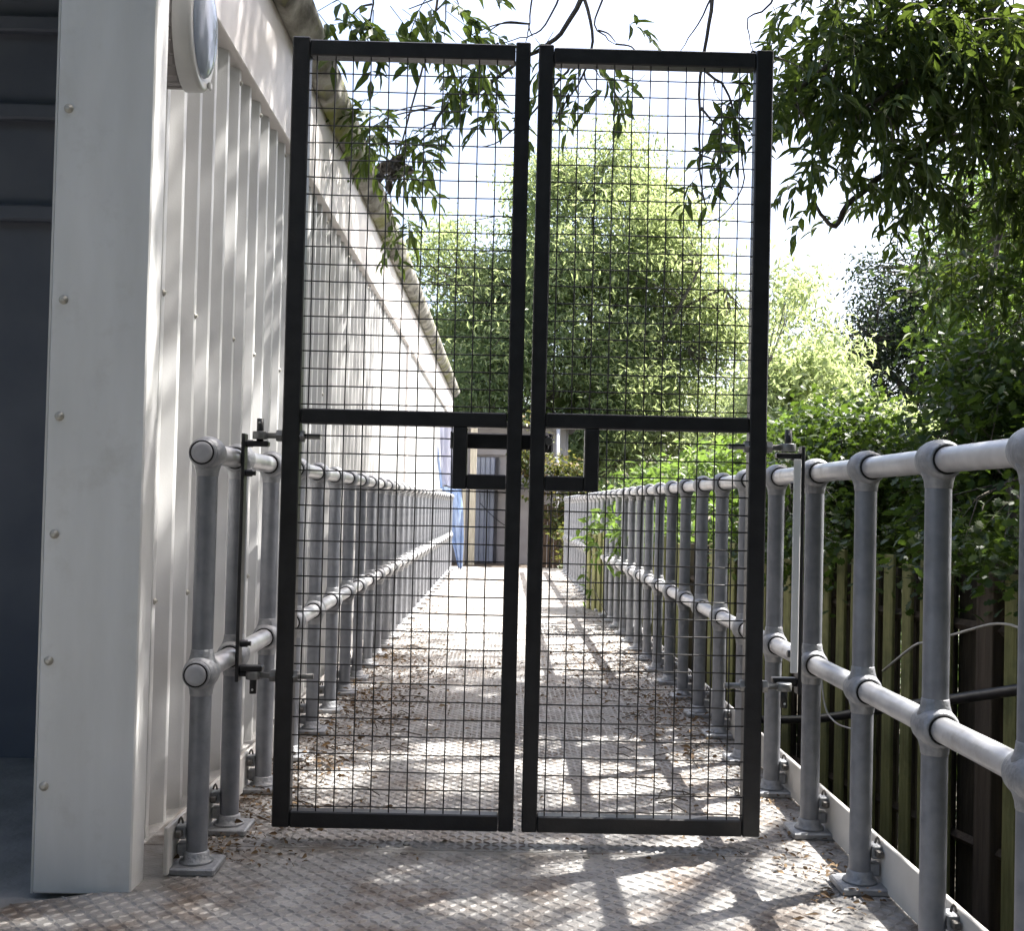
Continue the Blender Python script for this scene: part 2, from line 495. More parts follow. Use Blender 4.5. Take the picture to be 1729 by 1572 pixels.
# gutter: half round, lumpy with moss
ny = 640
gp = [(-0.981, 2.984), (-0.962, 2.972), (-0.940, 2.975), (-0.918, 2.988), (-0.897, 3.010), (-0.878, 3.038), (-0.866, 3.070), (-0.862, 3.100), (-0.868, 3.112), (-0.880, 3.10), (-0.905, 3.05), (-0.96, 3.03), (-0.981, 3.05)]
ys = np.linspace(2.4, END + 0.1, ny)
vs, fs = [], []
k = len(gp)
for i, y in enumerate(ys):
    fade = 1.0 if y < 11 else max(0.12, 1 - (y - 11) / 3)
    for j, (gx, gz) in enumerate(gp):
        d = 0.013 * mnoise.noise(Vector((y * 4.3, j * 0.8, 2))) + 0.008 * mnoise.noise(Vector((y * 19, j * 1.3, 7)))
        d *= fade * (1 if 0 < j < 9 else 0.25)
        vs.append((gx + d * 0.7, y, gz - d))
for i in range(ny - 1):
    for j in range(k):
        fs.append((i * k + j, i * k + (j + 1) % k, (i + 1) * k + (j + 1) % k, (i + 1) * k + j))
part('gutter', MB().add(vs, fs, True), M['moss'], B)
# corrugated roof
nyr = 520
vs, fs = [], []
for i in range(nyr):
    y = 2.35 + (END - 2.2) * i / (nyr - 1)
    w = 0.024 * math.sin(y * 2 * math.pi / 0.146)
    for x, z in ((-0.900, 3.10), (-3.5, 3.77), (-6.5, 4.52)):
        vs.append((x, y, z + w + 0.03))
for i in range(nyr - 1):
    for j in range(2):
        fs.append((i * 3 + j, i * 3 + j + 1, (i + 1) * 3 + j + 1, (i + 1) * 3 + j))
part('roof', MB().add(vs, fs, True), M['roof'], B)
# body of the building: end gable, back wall, ceiling of the bay
mb = MB().box((-6.5, END, -1.0), (WX - 0.013, END + 0.06, 3.0))
part('end_wall', mb, M['white'], B)
mb = MB().box((-6.5, 4.25, 2.72), (-1.17, END, 2.80))
part('ceiling', mb, M['shutter'], B)
mb = MB().box((-6.56, 2.0, -1.0), (-6.5, END, 4.4))
part('back_wall', mb, M['white'], B)
mb = MB().box((-6.5, 2.4, 3.30), (-1.13, 4.25, 3.36))
part('shade_canopy', mb, M['shutter'], B)  # unseen cover added over the bay to keep it dark
mb = MB().box((-1.19, 2.96, -0.021), (-1.124, 4.10, 3.29))
part('bay_side_wall', mb, M['shutter'], B)  # unseen wall closing the bay so that it stays dark
# dark door at the back of the bay with horizontal rails
sh = part('bay_door', MB().box((-4.2, 4.12, -0.021), (-1.191, 4.22, 3.29)), M['shutter'], B)
for z in (2.01, 2.39, 2.72):
    part('door_rail', MB().box((-4.2, 4.055, z - 0.03), (-1.193, 4.098, z + 0.03), 0.008), M['shutter'], sh)

# ------------------------------------------------------------------ bulkhead lamp on the wall
L = thing('bulkhead_lamp', 'oval white bulkhead lamp mounted high beside the white column', 'lamp', (-1.0, 3.06, 2.28))
def oval_slab(x0, x1, ry, rz, c, n=36, inset=None):
    mb_ = MB()
    rings = [(x0, 1.0), (x1 - 0.012, 1.0), (x1 - 0.004, 0.97), (x1, 0.92)]
    if inset:
        rings += inset
    vs_, fs_ = [], []
    for x, s in rings:
        for k_ in range(n):
            a = 2 * math.pi * k_ / n
            vs_.append((x, c[0] + ry * s * math.cos(a), c[1] + rz * s * math.sin(a)))
    for i_ in range(len(rings) - 1):
        for k_ in range(n):
            fs_.append((i_ * n + k_, i_ * n + (k_ + 1) % n, (i_ + 1) * n + (k_ + 1) % n, (i_ + 1) * n + k_))
    mb_.add(vs_, fs_, True)
    m_ = len(rings)
    mb_.add([vs_[k_] for k_ in range(n)], [tuple(range(n - 1, -1, -1))])
    mb_.add([vs_[(m_ - 1) * n + k_] for k_ in range(n)], [tuple(range(n))])
    return mb_
lc = (3.06, 2.285)
mb = oval_slab(WX + 0.02, -0.926, 0.119, 0.166, lc)
for i in range(16):
    a = math.pi * (0.8 + 0.045 * i * 1.6)
    mb.box((-1.0, lc[0] + 0.120 * math.cos(a) - 0.003, lc[1] + 0.167 * math.sin(a) - 0.002), (-0.93, lc[0] + 0.120 * math.cos(a) + 0.003, lc[1] + 0.167 * math.sin(a) + 0.002))
part('base', mb, M['lamp_base'], L)
body = part('body', oval_slab(-0.925, -0.872, 0.128, 0.178, lc, inset=[(-0.876, 0.80)]), M['lamp_body'], L)
mb = MB()
vs, fs = [], []
nl = 32
for i in range(7):
    t = i / 6
    s = math.cos(t * math.pi / 2 * 0.93)
    for k in range(nl):
        a = 2 * math.pi * k / nl
        vs.append((-0.8745 + 0.030 * math.sin(t * math.pi / 2), lc[0] + 0.100 * s * math.cos(a), lc[1] + 0.140 * s * math.sin(a)))
for i in range(6):
    for k in range(nl):
        fs.append((i * nl + k, i * nl + (k + 1) % nl, (i + 1) * nl + (k + 1) % nl, (i + 1) * nl + k))
fs.append(tuple(6 * nl + k for k in range(nl)))
part('lens', MB().add(vs, fs, True), M['lens'], L)
mb = MB()
for a in (R(-62), R(118)):
    mb.box((-0.872, lc[0] + 0.117 * math.cos(a) - 0.010, lc[1] + 0.163 * math.sin(a) - 0.010), (-0.862, lc[0] + 0.117 * math.cos(a) + 0.010, lc[1] + 0.163 * math.sin(a) + 0.010), 0.003)
part('clip', mb, M['lamp_body'], body)

# ------------------------------------------------------------------ tubular handrails
PR = 0.0275
ZT, ZM = 1.080, 0.510
def post_proto(side):
    """one post with its fittings; side = +1 when the toe board lies at +X"""
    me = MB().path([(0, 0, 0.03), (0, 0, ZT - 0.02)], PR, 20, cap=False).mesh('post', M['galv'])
    o = link('post', me)
    bp = MB().box((-0.062, -0.062, 0.0005), (0.062, 0.062, 0.020), 0.004)
    link('base_plate', bp.mesh('base_plate', M['cast']), o)
    fl = MB().lathe([(0.044, 0.0205), (0.042, 0.026), (0.034, 0.030), (0.0325, 0.046), (0.0285, 0.050)], (0, 0, 0), 'Z', 20)
    link('base_collar', fl.mesh('base_collar', M['cast']), o)
    for z, nm in ((ZT, 'tee_fitting'), (ZM, 'cross_fitting')):
        ball = [(0.0325, -0.046), (0.0365, -0.044), (0.0415, -0.032), (0.0445, -0.015), (0.0450, 0.0), (0.0445, 0.015), (0.0415, 0.032), (0.0365, 0.044), (0.0325, 0.046)]
        fb = MB().lathe(ball, (0, 0, z), 'Y', 24)
        fb.lathe([(0.0278, z - 0.060), (0.0288, z - 0.058), (0.0300, z - 0.046), (0.0335, z - 0.034), (0.040, z - 0.02)], (0, 0, 0), 'Z', 20)
        if nm == 'cross_fitting':
            fb.lathe([(0.040, z + 0.02), (0.0335, z + 0.034), (0.0300, z + 0.046), (0.0288, z + 0.058), (0.0278, z + 0.060)], (0, 0, 0), 'Z', 20)
        link(nm, fb.mesh(nm, M['cast']), o)
    rg = MB().lathe([(0.0316, -0.0008), (0.0320, 0.0), (0.0316, 0.0008)], (0, 0, 0), 'Y', 20).mesh('joint_ring', M['dark'])
    for z in (ZT, ZM):
        for y_ in (-0.0466, 0.0466):
            link('joint_ring', rg, o, (0, y_, z))
    # clip that holds the toe board: wrap, bolt and block
    cl = MB().box((side * 0.024 if side > 0 else -0.050, -0.022, 0.082), (0.050 if side > 0 else -0.024, 0.022, 0.116), 0.003)
    cl.box((0.020 if side > 0 else -0.048, -0.014, 0.036), (0.048 if side > 0 else -0.020, 0.014, 0.070), 0.003)
    link('toe_clip', cl.mesh('toe_clip', M['cast']), o)
    bt = MB().box((0.030 if side > 0 else -0.047, -0.040, 0.090), (0.047 if side > 0 else -0.030, -0.0225, 0.107), 0.002)
    bt.path([((0.030 + 0.012 * t) * side, -0.024, 0.124 + 0.016 * math.sin(math.pi * t)) for t in (0, .25, .5, .75, 1)], 0.003, 5)
    link('clip_bolt', bt.mesh('clip_bolt', M['bolt']), o)
    return o

def railing(x, ys, side, label, y0, y1, cap_near):
    rl = thing('handrail', label, 'handrail', (x, ys[0], 0), 'galvanised tube handrails either side of the walkway')
    proto = post_proto(side)
    for i, y in enumerate(ys):
        if i == 0:
            proto.parent = rl
            proto.location = (0, 0, 0)
        else:
            dup(proto, rl, (0, y - ys[0], 0))
    for z, nm in ((ZT, 'top_rail'), (ZM, 'middle_rail')):
        # a gentle waviness of the joints keeps the run from looking ruled
        pts_ = [(x + random.uniform(-.0006, .0006), y_, z) for y_ in np.linspace(y0, y1, 40)]
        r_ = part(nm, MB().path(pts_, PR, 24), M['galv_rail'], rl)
        if cap_near:
            c = MB().lathe([(0.0300, y0 - 0.008), (0.0345, y0 - 0.006), (0.0345, y0 + 0.010)], (x, 0, z), 'Y', 24)
            part('end_ring', c, M['cast'], r_)
            c = MB().lathe([(0.018, y0 - 0.0135), (0.0265, y0 - 0.0115), (0.0275, y0 - 0.0085)], (x, 0, z), 'Y', 24)
            part('end_plug', c, M['plug'], r_)
            c = MB().lathe([(0.0315, y0 - 0.0084), (0.0315, y0 - 0.0082)], (x, 0, z), 'Y', 24)
            part('plug_ring', c, M['dark'], r_)
    return rl

LX, RX = -0.775, 0.935
lys = [2.868, 3.205] + [3.655 + 0.464 * i for i in range(28)]
rys = [-0.405, 0.059, 0.523, 0.987, 1.451, 1.915, 2.350, 2.822] + [3.286 + 0.464 * i for i in range(29)]
lr = railing(LX, lys, -1, 'galvanised tube handrail along the white wall, with capped near end', 2.8175, 16.25, True)
rr = railing(RX, rys, 1, 'galvanised tube handrail in front of the wooden fence and shrubs', -0.6, 16.35, False)
for rl, x0, x1, yy in ((lr, -0.838, -0.826, (2.79, 5.2, 7.6, 10.0, 12.4, 14.8, 16.4)), (rr, 0.986, 0.998, (-0.6, 1.0, 3.4, 5.8, 8.2, 10.6, 13.0, 15.4, 16.5))):
    for a, b in zip(yy[:-1], yy[1:]):
        t = MB().box((x0, a + 0.0015, 0.006), (x1, b - 0.0015, 0.128), 0.0025)
        part('toe_board', t, M['toe'], rl)

# ------------------------------------------------------------------ the gate, two leaves
GY0, GY1 = 3.110, 3.153
T = 0.043
def wire_mesh(x0, x1, z0, z1, holes=None):
    mb_ = MB()
    r_ = 0.0020
    yv, yh = GY0 + 0.0075, GY0 + 0.0075 + 2 * r_ - 0.0006
    def cut(a0, a1, spans):
        out = [(a0, a1)]
        for s0, s1 in spans:
            nxt = []
            for p0, p1 in out:
                if s1 <= p0 or s0 >= p1:
                    nxt.append((p0, p1))
                else:
                    if s0 > p0:
                        nxt.append((p0, s0))
                    if s1 < p1:
                        nxt.append((s1, p1))
            out = nxt
        return out
    hx0, hx1, hz0, hz1 = holes if holes else (9, 9, 9, 9)
    nx = int((x1 - x0) / 0.0515)
    for i in range(nx + 1):
        x = x0 + 0.022 + i * 0.0515
        if x > x1 - 0.004:
            break
        for a, b in cut(z0, z1, [(hz0, hz1)] if hx0 < x < hx1 else []):
            pts_ = [(x + random.uniform(-.0013, .0013), yv, a + (b - a) * t / 6) for t in range(7)]
            mb_.path(pts_, r_, 5)
    nz_ = int((z1 - z0) / 0.0500)
    for i in range(nz_ + 1):
        z = z0 + 0.014 + i * 0.0500
        if z > z1 - 0.004:
            break
        for a, b in cut(x0, x1, [(hx0, hx1)] if hz0 < z < hz1 else []):
            pts_ = [(a + (b - a) * t / 6, yh, z + random.uniform(-.0013, .0013)) for t in range(7)]
            mb_.path(pts_, r_, 5)
    return mb_

def bar(x0, x1, z0, z1, y0=GY0, y1=GY1, b=0.0035):
    return MB().box((x0, y0, z0), (x1, y1, z1), b)

def gate_leaf(xl, xr, mirror, label, zt, zmid):
    gt = thing('gate_leaf', label, 'gate', ((xl + xr) / 2, GY0, 0.04), 'pair of black mesh gate leaves')
    zb_ = 0.040
    tl, tr = (T, 0.050) if mirror else (0.050, T)
    part('stile', bar(xl, xl + tl, zb_, zt), M['black'], gt)
    part('stile', bar(xr - tr, xr, zb_, zt), M['black'], gt)
    e = 0.0008
    rt = 0.046
    part('top_rail', bar(xl + tl + e, xr - tr - e, zt - 0.008 - rt, zt - 0.008), M['black'], gt)
    part('middle_rail', bar(xl + tl + e, xr - tr - e, zmid - T + 0.001, zmid + 0.001), M['black'], gt)
    part('bottom_rail', bar(xl + tl + e, xr - tr - e, zb_, zb_ + rt), M['black'], gt)
    # small square frame for the bolt, in the corner by the meeting stile
    w = 0.1545
    zb0 = 1.006
    if mirror:
        fx0, fx1 = xl + T, xl + T + w - 0.001
        vx0, vx1 = fx1 - T + 0.002, fx1
    else:
        fx0, fx1 = xr - T - w + 0.001, xr - T
        vx0, vx1 = fx0, fx0 + T - 0.002
    fr = MB().box((vx0, GY0 + 0.0005, zb0), (vx1, GY1 - 0.0005, zmid - T + 0.0005), 0.003)
    part('bolt_frame_upright', fr, M['black'], gt)
    hx = (fx0 + e, vx0 - e) if mirror else (vx1 + e, fx1 - e)
    part('bolt_frame_sill', MB().box((hx[0], GY0 + 0.0005, zb0), (hx[1], GY1 - 0.0005, zb0 + T), 0.003), M['black'], gt)
    ia, ib = xl + tl - 0.001, xr - tr + 0.001
    part('upper_wire_mesh', wire_mesh(ia, ib, zmid + 0.001, zt - 0.008 - rt + 0.001), M['wire'], gt)
    part('lower_wire_mesh', wire_mesh(ia, ib, zb_ + rt - 0.001, zmid - T + 0.003, (fx0 - 0.001, fx1 + 0.001, zb0 - 0.001, zmid)), M['wire'], gt)
    # eye bolts through the hanging stile
    hs = xr if mirror else xl
    d = 1 if mirror else -1
    for z in (1.146, 0.463):
        hb = MB().path([(hs - d * 0.105, GY0 + 0.020, z), (hs + d * 0.052, GY0 + 0.020, z)], 0.0085, 10)
        hbo = part('eye_bolt', hb, M['zinc'], gt)
        ey = MB().lathe([(0.0205, -0.011), (0.0215, -0.009), (0.0215, 0.009), (0.0205, 0.011)], (hs + d * 0.066, GY0 + 0.020, z), 'Z', 16)
        part('eye', ey, M['zinc'], hbo)
        for q in (-0.0095, T + 0.0095):
            nx_ = hs - d * (q if q > 0 else q)
            nu = MB().lathe([(0.0170, -0.009), (0.0185, -0.007), (0.0185, 0.007), (0.0170, 0.009)], (nx_, GY0 + 0.020, z), 'X', 6, smooth=False)
            part('nut', nu, M['zinc'], hbo)
    return gt

gl = gate_leaf(-0.633, 0.0485, False, 'black mesh gate leaf beside the white wall, with the sliding bolt', 2.292, 1.2245)
gr = gate_leaf(0.0720, 0.7460, True, 'black mesh gate leaf beside the wooden fence, catching the bolt', 2.287, 1.2275)
# sliding bolt on the left leaf and its keep on the right
bo = part('sliding_bolt', MB().box((-0.150, GY1 + 0.004, 1.124), (0.128, GY1 + 0.016, 1.170), 0.004), M['black'], gl)
part('bolt_handle', MB().box((-0.157, GY1 - 0.006, 1.122), (-0.1505, GY1 + 0.022, 1.172), 0.002), M['black'], bo)
ke = part('bolt_keep', MB().box((0.110, GY1 + 0.020, 1.118), (0.140, GY1 + 0.034, 1.176), 0.005), M['black'], gr)
mb = MB().lathe([(0.011, GY1 - 0.012), (0.012, GY1 - 0.010), (0.012, GY1 + 0.019)], (0.126, 0, 1.150), 'Y', 12)
part('keep_stud', mb, M['zinc'], ke)

# hinge brackets clamped to the handrails
def hinge_bracket(x, d, label, y, ztop, zbot, pin_x):
    hb = thing('hinge_bracket', label, 'hinge bracket', (x, y, zbot), 'black hinge brackets strapped to the handrails')
    part('flat_bar', MB().box((x - 0.005, y, zbot), (x + 0.005, y + 0.040, ztop), 0.0015), M['black'], hb)
    for z, up in ((ztop - 0.018, 1), (zbot + 0.028, -1)):
        zz = z - 0.010 if up > 0 else z + 0.010
        e0, e1 = sorted((x + d * 0.0055, pin_x + d * 0.026))
        arm = part('arm', MB().box((e0, y + 0.004, zz - 0.008), (e1, y + 0.036, zz + 0.008), 0.003), M['black'], hb)
        pz = (zz + 0.0085, zz + 0.072) if up > 0 else (zz - 0.072, zz - 0.0085)
        pin = MB().path([(pin_x, GY0 + 0.020, pz[0]), (pin_x, GY0 + 0.020, pz[1])], 0.0100, 10)
        pn = part('pin', pin, M['black'], arm)
        hz = zz + up * 0.060
        # pale disc painted as daylight through a hole drilled in the pin
        part('pin_hole_daylight', MB().path([(pin_x, GY0 + 0.0085, hz), (pin_x, GY0 + 0.0102, hz)], 0.0035, 8), M['lamp_body'], arm)
    for z in (ZT, ZM):
        for s in (-1, 1):
            zz = z + s * 0.042
            q0, q1 = sorted((x - d * 0.014 * 0, x - d * 0.062 * -1))
            part('strap_bolt', MB().lathe([(0.0090, -0.020), (0.0105, -0.018), (0.0105, 0.012), (0.007, 0.014), (0.007, 0.022)], (x + d * 0.012, y + 0.020, zz), 'X', 8), M['black'], hb)
    return hb
hl = hinge_bracket(-0.7430, 1, 'black hinge bar strapped to the handrail beside the white wall', 3.112, 1.150, 0.445, -0.699)
hr = hinge_bracket(0.8620, -1, 'black hinge bar strapped to the handrail beside the wooden fence', 3.150, 1.153, 0.438, 0.812)
part('sunlit_white_bar', MB().box((0.833, 3.143, 0.500), (0.855, 3.149, 1.115), 0.002), M['sunlit_white'], hr)  # white strip whose brightness paints the sunlit face of the flat bar

# ------------------------------------------------------------------ wooden fence on the right, hit and miss boards
def fence_x(y):
    return 1.74 + (7.0 - y) * 0.25
FB = -1.0
fence = thing('wooden_fence', 'green stained vertical board fence behind the handrail, below the shrubs', 'fence', (fence_x(5), 5, FB))
ft = 0.74
fdir = Vector((-0.25, 1.0, 0)).normalized()
fa = math.atan2(-0.25, 1.0)
def fence_box(y, w, x_off, t, z0, z1, mat, name):
    """board centred at y along the fence line"""
    c = Vector((fence_x(y), y, 0)) + Vector((fdir.y, -fdir.x, 0)) * -x_off * -1
    mb_ = MB().box((-t / 2, -w / 2, z0), (t / 2, w / 2, z1), 0.004)
    rot = Matrix.Rotation(math.atan2(0.25, 1.0), 3, 'Z')
    mb_.v = [tuple(rot @ Vector(q) + c) for q in mb_.v]
    return part(name, mb_, mat, fence, origin=(c.x, c.y, z0))
y = 0.75
i = 0
while y < 10.5:
    if i % 9 == 8:
        fence_box(y, 0.115, 0.004, 0.11, FB, ft - 0.03, M['post_wood'], 'fence_post')
        y += 0.128
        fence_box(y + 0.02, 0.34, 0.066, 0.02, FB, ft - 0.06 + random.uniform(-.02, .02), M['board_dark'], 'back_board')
        y += 0.155
    else:
        w = 0.084 + random.uniform(-.008, .008)
        fence_box(y, w, -0.035 + random.uniform(-.004, .004), 0.02, FB, ft + random.uniform(-.035, .02), M['board'], 'board')
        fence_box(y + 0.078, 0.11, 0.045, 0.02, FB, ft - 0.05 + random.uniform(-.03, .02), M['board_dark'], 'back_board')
        y += 0.152 + random.uniform(-.008, .008)
    i += 1
for z in (-0.55, 0.45):
    mb = MB().path([(fence_x(0.7), 0.7, z), (fence_x(10.5), 10.5, z)], 0.026, 4, smooth=False)
    part('fence_rail', mb, M['post_wood'], fence)
# dark pipe sagging along the fence, thin pale cable and a pale bramble stem
def curve_pts(ctrl, n=8):
    P_ = [Vector(c) for c in ctrl]
    P_ = [2 * P_[0] - P_[1]] + P_ + [2 * P_[-1] - P_[-2]]
    out = []
    for i_ in range(1, len(P_) - 2):
        for k_ in range(n):
            t = k_ / n
            a, b, c, d = P_[i_ - 1], P_[i_], P_[i_ + 1], P_[i_ + 2]
            out.append(0.5 * ((2 * b) + (-a + c) * t + (2 * a - 5 * b + 4 * c - d) * t * t + (-a + 3 * b - 3 * c + d) * t ** 3))
    out.append(P_[-2])
    return out
hp = [(1.64, 8.6, -0.40), (1.60, 7.6, -0.42), (1.62, 7.0, -0.36), (1.76, 6.05, -0.17), (1.88, 5.5, -0.02), (2.02, 4.95, 0.13), (2.15, 4.4, 0.28), (2.27, 3.9, 0.40), (2.38, 3.45, 0.44), (2.62, 2.5, 0.42), (2.9, 1.4, 0.36)]
o = link('drain_pipe', MB().path(curve_pts(hp), 0.024, 10).mesh('drain_pipe', M['hose']))
tag(o, 'dark flexible pipe sagging along the front of the wooden fence', 'pipe')
cp = [(1.745, 6.05, 0.50), (1.75, 6.0, 0.20), (1.75, 5.9, -0.06), (1.77, 5.78, -0.135), (1.80, 5.6, -0.135), (1.82, 5.45, -0.12)]
o = link('pale_cable', MB().path(curve_pts(cp), 0.005, 6).mesh('pale_cable', M['cable']))
tag(o, 'thin pale cable hanging down the fence and curling at its end', 'cable')
sp = [(1.94, 5.55, 0.17), (1.99, 5.28, 0.33), (2.02, 5.20, 0.36), (2.06, 4.95, 0.43), (2.10, 4.70, 0.50), (2.12, 4.55, 0.515), (2.14, 4.43, 0.50), (2.15, 4.36, 0.53), (2.18, 4.2, 0.49)]
o = link('bramble_stem', MB().path(curve_pts(sp, 3), 0.0062, 6).mesh('bramble_stem', M['cable']))
tag(o, 'bent bare pale stem leaning across the wooden fence boards', 'stem')

# ------------------------------------------------------------------ far end: shed, posts, fence, blue sheet
shed = thing('far_shed', 'blue-grey and mauve shed with dark eave at the far end of the walkway', 'shed', (0, 18.9, -0.03))
zs = -0.034
part('wall', MB().box((-1.00, 18.98, zs), (1.10, 20.2, 2.32)), M['mauve'], shed)
bm = MB().box((0, 18.935, zs), (0.078, 18.975, 1.80), 0.012).mesh('blue_sheet', M['blue_shed'])
for i in range(4):
    link('blue_sheet', bm, shed, Vector((-0.490 + i * 0.084, 0, 0)) - wloc(shed))
part('corner_strip', MB().box((-0.150, 18.93, zs), (-0.105, 18.972, 1.8), 0.004), M['eave'], shed)
part('eave', MB().box((-0.47, 18.62, 1.26), (1.10, 18.93, 1.34), 0.01), M['eave'], shed)
part('upper_wall', MB().box((-0.55, 18.90, 1.84), (1.05, 18.978, 2.315), 0.004), M['mauve'], shed)
part('roof', MB().box((-1.1, 18.5, 2.322), (1.25, 20.4, 2.385), 0.01), M['eave'], shed)
part('downpipe', MB().path([(0.90, 18.55, zs), (0.90, 18.55, 2.318)], 0.035, 12), M['pipe_white'], shed)
part('cable', MB().path(curve_pts([(-0.40, 18.90, 1.0), (-0.2, 18.90, 0.80), (0.05, 18.90, 0.62), (0.3, 18.9, 0.56)]), 0.006, 5), M['dark'], shed)
for x, w, lab in ((-0.655, 0.055, 'slim cream post standing beside the blue plastic sheet'), (-0.515, 0.105, 'wide weathered cream post standing before the blue-grey shed')):
    o = link('timber_post', MB().box((x - w / 2, 18.2, zs), (x + w / 2, 18.26, 2.315), 0.006).mesh('timber_post', M['cream_wood']))
    tag(o, lab, 'post')
bf = thing('brown_fence', 'low dark brown board fence under ivy at the far end', 'fence', (0.9, 18.0, zs))
for i in range(9):
    part('board', MB().box((0.42 + i * 0.105, 18.0, zs), (0.515 + i * 0.105, 18.022, 0.98 + random.uniform(-.03, .03)), 0.004), M['board_brown'], bf)
part('fence_rail', MB().box((0.42, 18.023, 0.72), (1.36, 18.06, 0.79)), M['board_brown'], bf)
# hanging crumpled plastic sheet
tp = thing('plastic_sheet', 'crumpled blue plastic sheet hanging at the far end of the handrail', 'plastic sheet', (-0.85, 16.42, 0.0))
def sheet(name, rows, mat):
    vs_, fs_ = [], []
    nc = 13
    for r_, (xl_, xr_, z, yy) in enumerate(rows):
        for c in range(nc):
            t = c / (nc - 1)
            fold = 0.035 * math.sin(t * 13 + r_ * 0.35) + 0.02 * math.sin(t * 29 + r_ * 0.9)
            vs_.append((xl_ + (xr_ - xl_) * t, yy + fold, z + 0.012 * math.sin(t * 9 + r_)))
    for r_ in range(len(rows) - 1):
        for c in range(nc - 1):
            a = r_ * nc + c
            fs_.append((a, a + 1, a + nc + 1, a + nc))
    # give the sheet its thickness
    n_ = len(vs_)
    vs_ += [(a, b + 0.004, c) for a, b, c in vs_]
    fs_ += [tuple(n_ + k_ for k_ in reversed(f)) for f in fs_]
    return part(name, MB().add(vs_, fs_, True), mat, tp)
rows = []
for k in range(19):
    t = k / 18
    rows.append((-0.93 + 0.28 * t ** 1.2, -0.64 + 0.06 * math.sin(t * 2.3), 1.22 - 1.21 * t, 16.42))
sheet('lower_sheet', rows, M['tarp'])
rows = []
for k in range(13):
    t = k / 12
    rows.append((-1.00 + 0.06 * t, -0.78 + 0.06 * t, 2.25 - 1.0 * t, 16.55))
sheet('upper_sheet', rows, M['tarp_pale'])
part('blue_edge', MB().path(curve_pts([(-1.06, 16.5, 2.22), (-1.02, 16.5, 1.85), (-0.975, 16.5, 1.5), (-0.94, 16.5, 1.2)]), 0.022, 6), M['tarp'], tp)

# ------------------------------------------------------------------ foliage
def rand_rot(rng_, n, tilt, yaw=None, pitch=None):
    """rotation matrices: x axis = leaf direction"""
    yaw = rng_.uniform(0, 2 * np.pi, n) if yaw is None else yaw
    pitch = rng_.normal(tilt[0], tilt[1], n) if pitch is None else pitch
    rollv = rng_.normal(0, tilt[2], n)
    cy_, sy_ = np.cos(yaw), np.sin(yaw)
    cp_, sp_ = np.cos(pitch), np.sin(pitch)
    d = np.stack([cy_ * cp_, sy_ * cp_, sp_], -1)
    s = np.stack([-sy_, cy_, np.zeros(n)], -1)
    u = np.cross(d, s)
    cr_, sr_ = np.cos(rollv)[:, None], np.sin(rollv)[:, None]
    s2 = s * cr_ + u * sr_
    u2 = -s * sr_ + u * cr_
    return np.stack([d, s2, u2], -1)      # columns

LEAF4 = (np.array([(0, 0, 0), (.42, .5, .06), (.42, -.5, .06), (1, 0, -.10)]), np.array([(0, 2, 3), (0, 3, 1)]))
LANCE = (np.array([(0, 0, 0), (.30, .5, .07), (.30, -.5, .07), (.62, .40, .03), (.62, -.40, .03), (1, 0, -.16), (.45, 0, -.02)]),
         np.array([(0, 6, 1), (0, 2, 6), (1, 6, 3), (2, 4, 6), (3, 6, 5), (4, 5, 6)]))
OAK = (np.array([(0, 0, 0), (.18, .14, .02), (.34, .40, .05), (.42, .22, .03), (.62, .50, .05), (.70, .26, .02), (.88, .34, 0), (1, 0, -.06),
                 (.18, -.14, .02), (.34, -.40, .05), (.42, -.22, .03), (.62, -.50, .05), (.70, -.26, .02), (.88, -.34, 0)]),
       np.array([(0, 8, 1), (1, 3, 2), (8, 9, 10), (1, 8, 3), (8, 10, 3), (3, 5, 4), (10, 11, 12), (3, 10, 5), (10, 12, 5), (5, 7, 6), (12, 13, 7), (5, 12, 7)]))

def leaves(rng_, P_, L_, W_, shape, tilt=(-0.25, 0.5, 0.6), yaw=None, pitch=None):
    n = len(P_)
    V0, F0 = shape
    L_ = L_ * rng_.uniform(0.7, 1.2, n)
    W_ = W_ * rng_.uniform(0.7, 1.2, n)
    T_ = np.stack([V0[None, :, 0] * L_[:, None], V0[None, :, 1] * W_[:, None], V0[None, :, 2] * L_[:, None]], -1)
    Rm = rand_rot(rng_, n, tilt, yaw, pitch)
    V_ = np.einsum('nij,nkj->nki', Rm, T_) + P_[:, None, :]
    F_ = F0[None] + (np.arange(n) * len(V0))[:, None, None]
    return V_.reshape(-1, 3), F_.reshape(-1, 3)

def merge(parts_):
    Vs, Fs, o_ = [], [], 0
    for v, f in parts_:
        Vs.append(v)
        Fs.append(f + o_)
        o_ += len(v)
    return np.concatenate(Vs), np.concatenate(Fs)

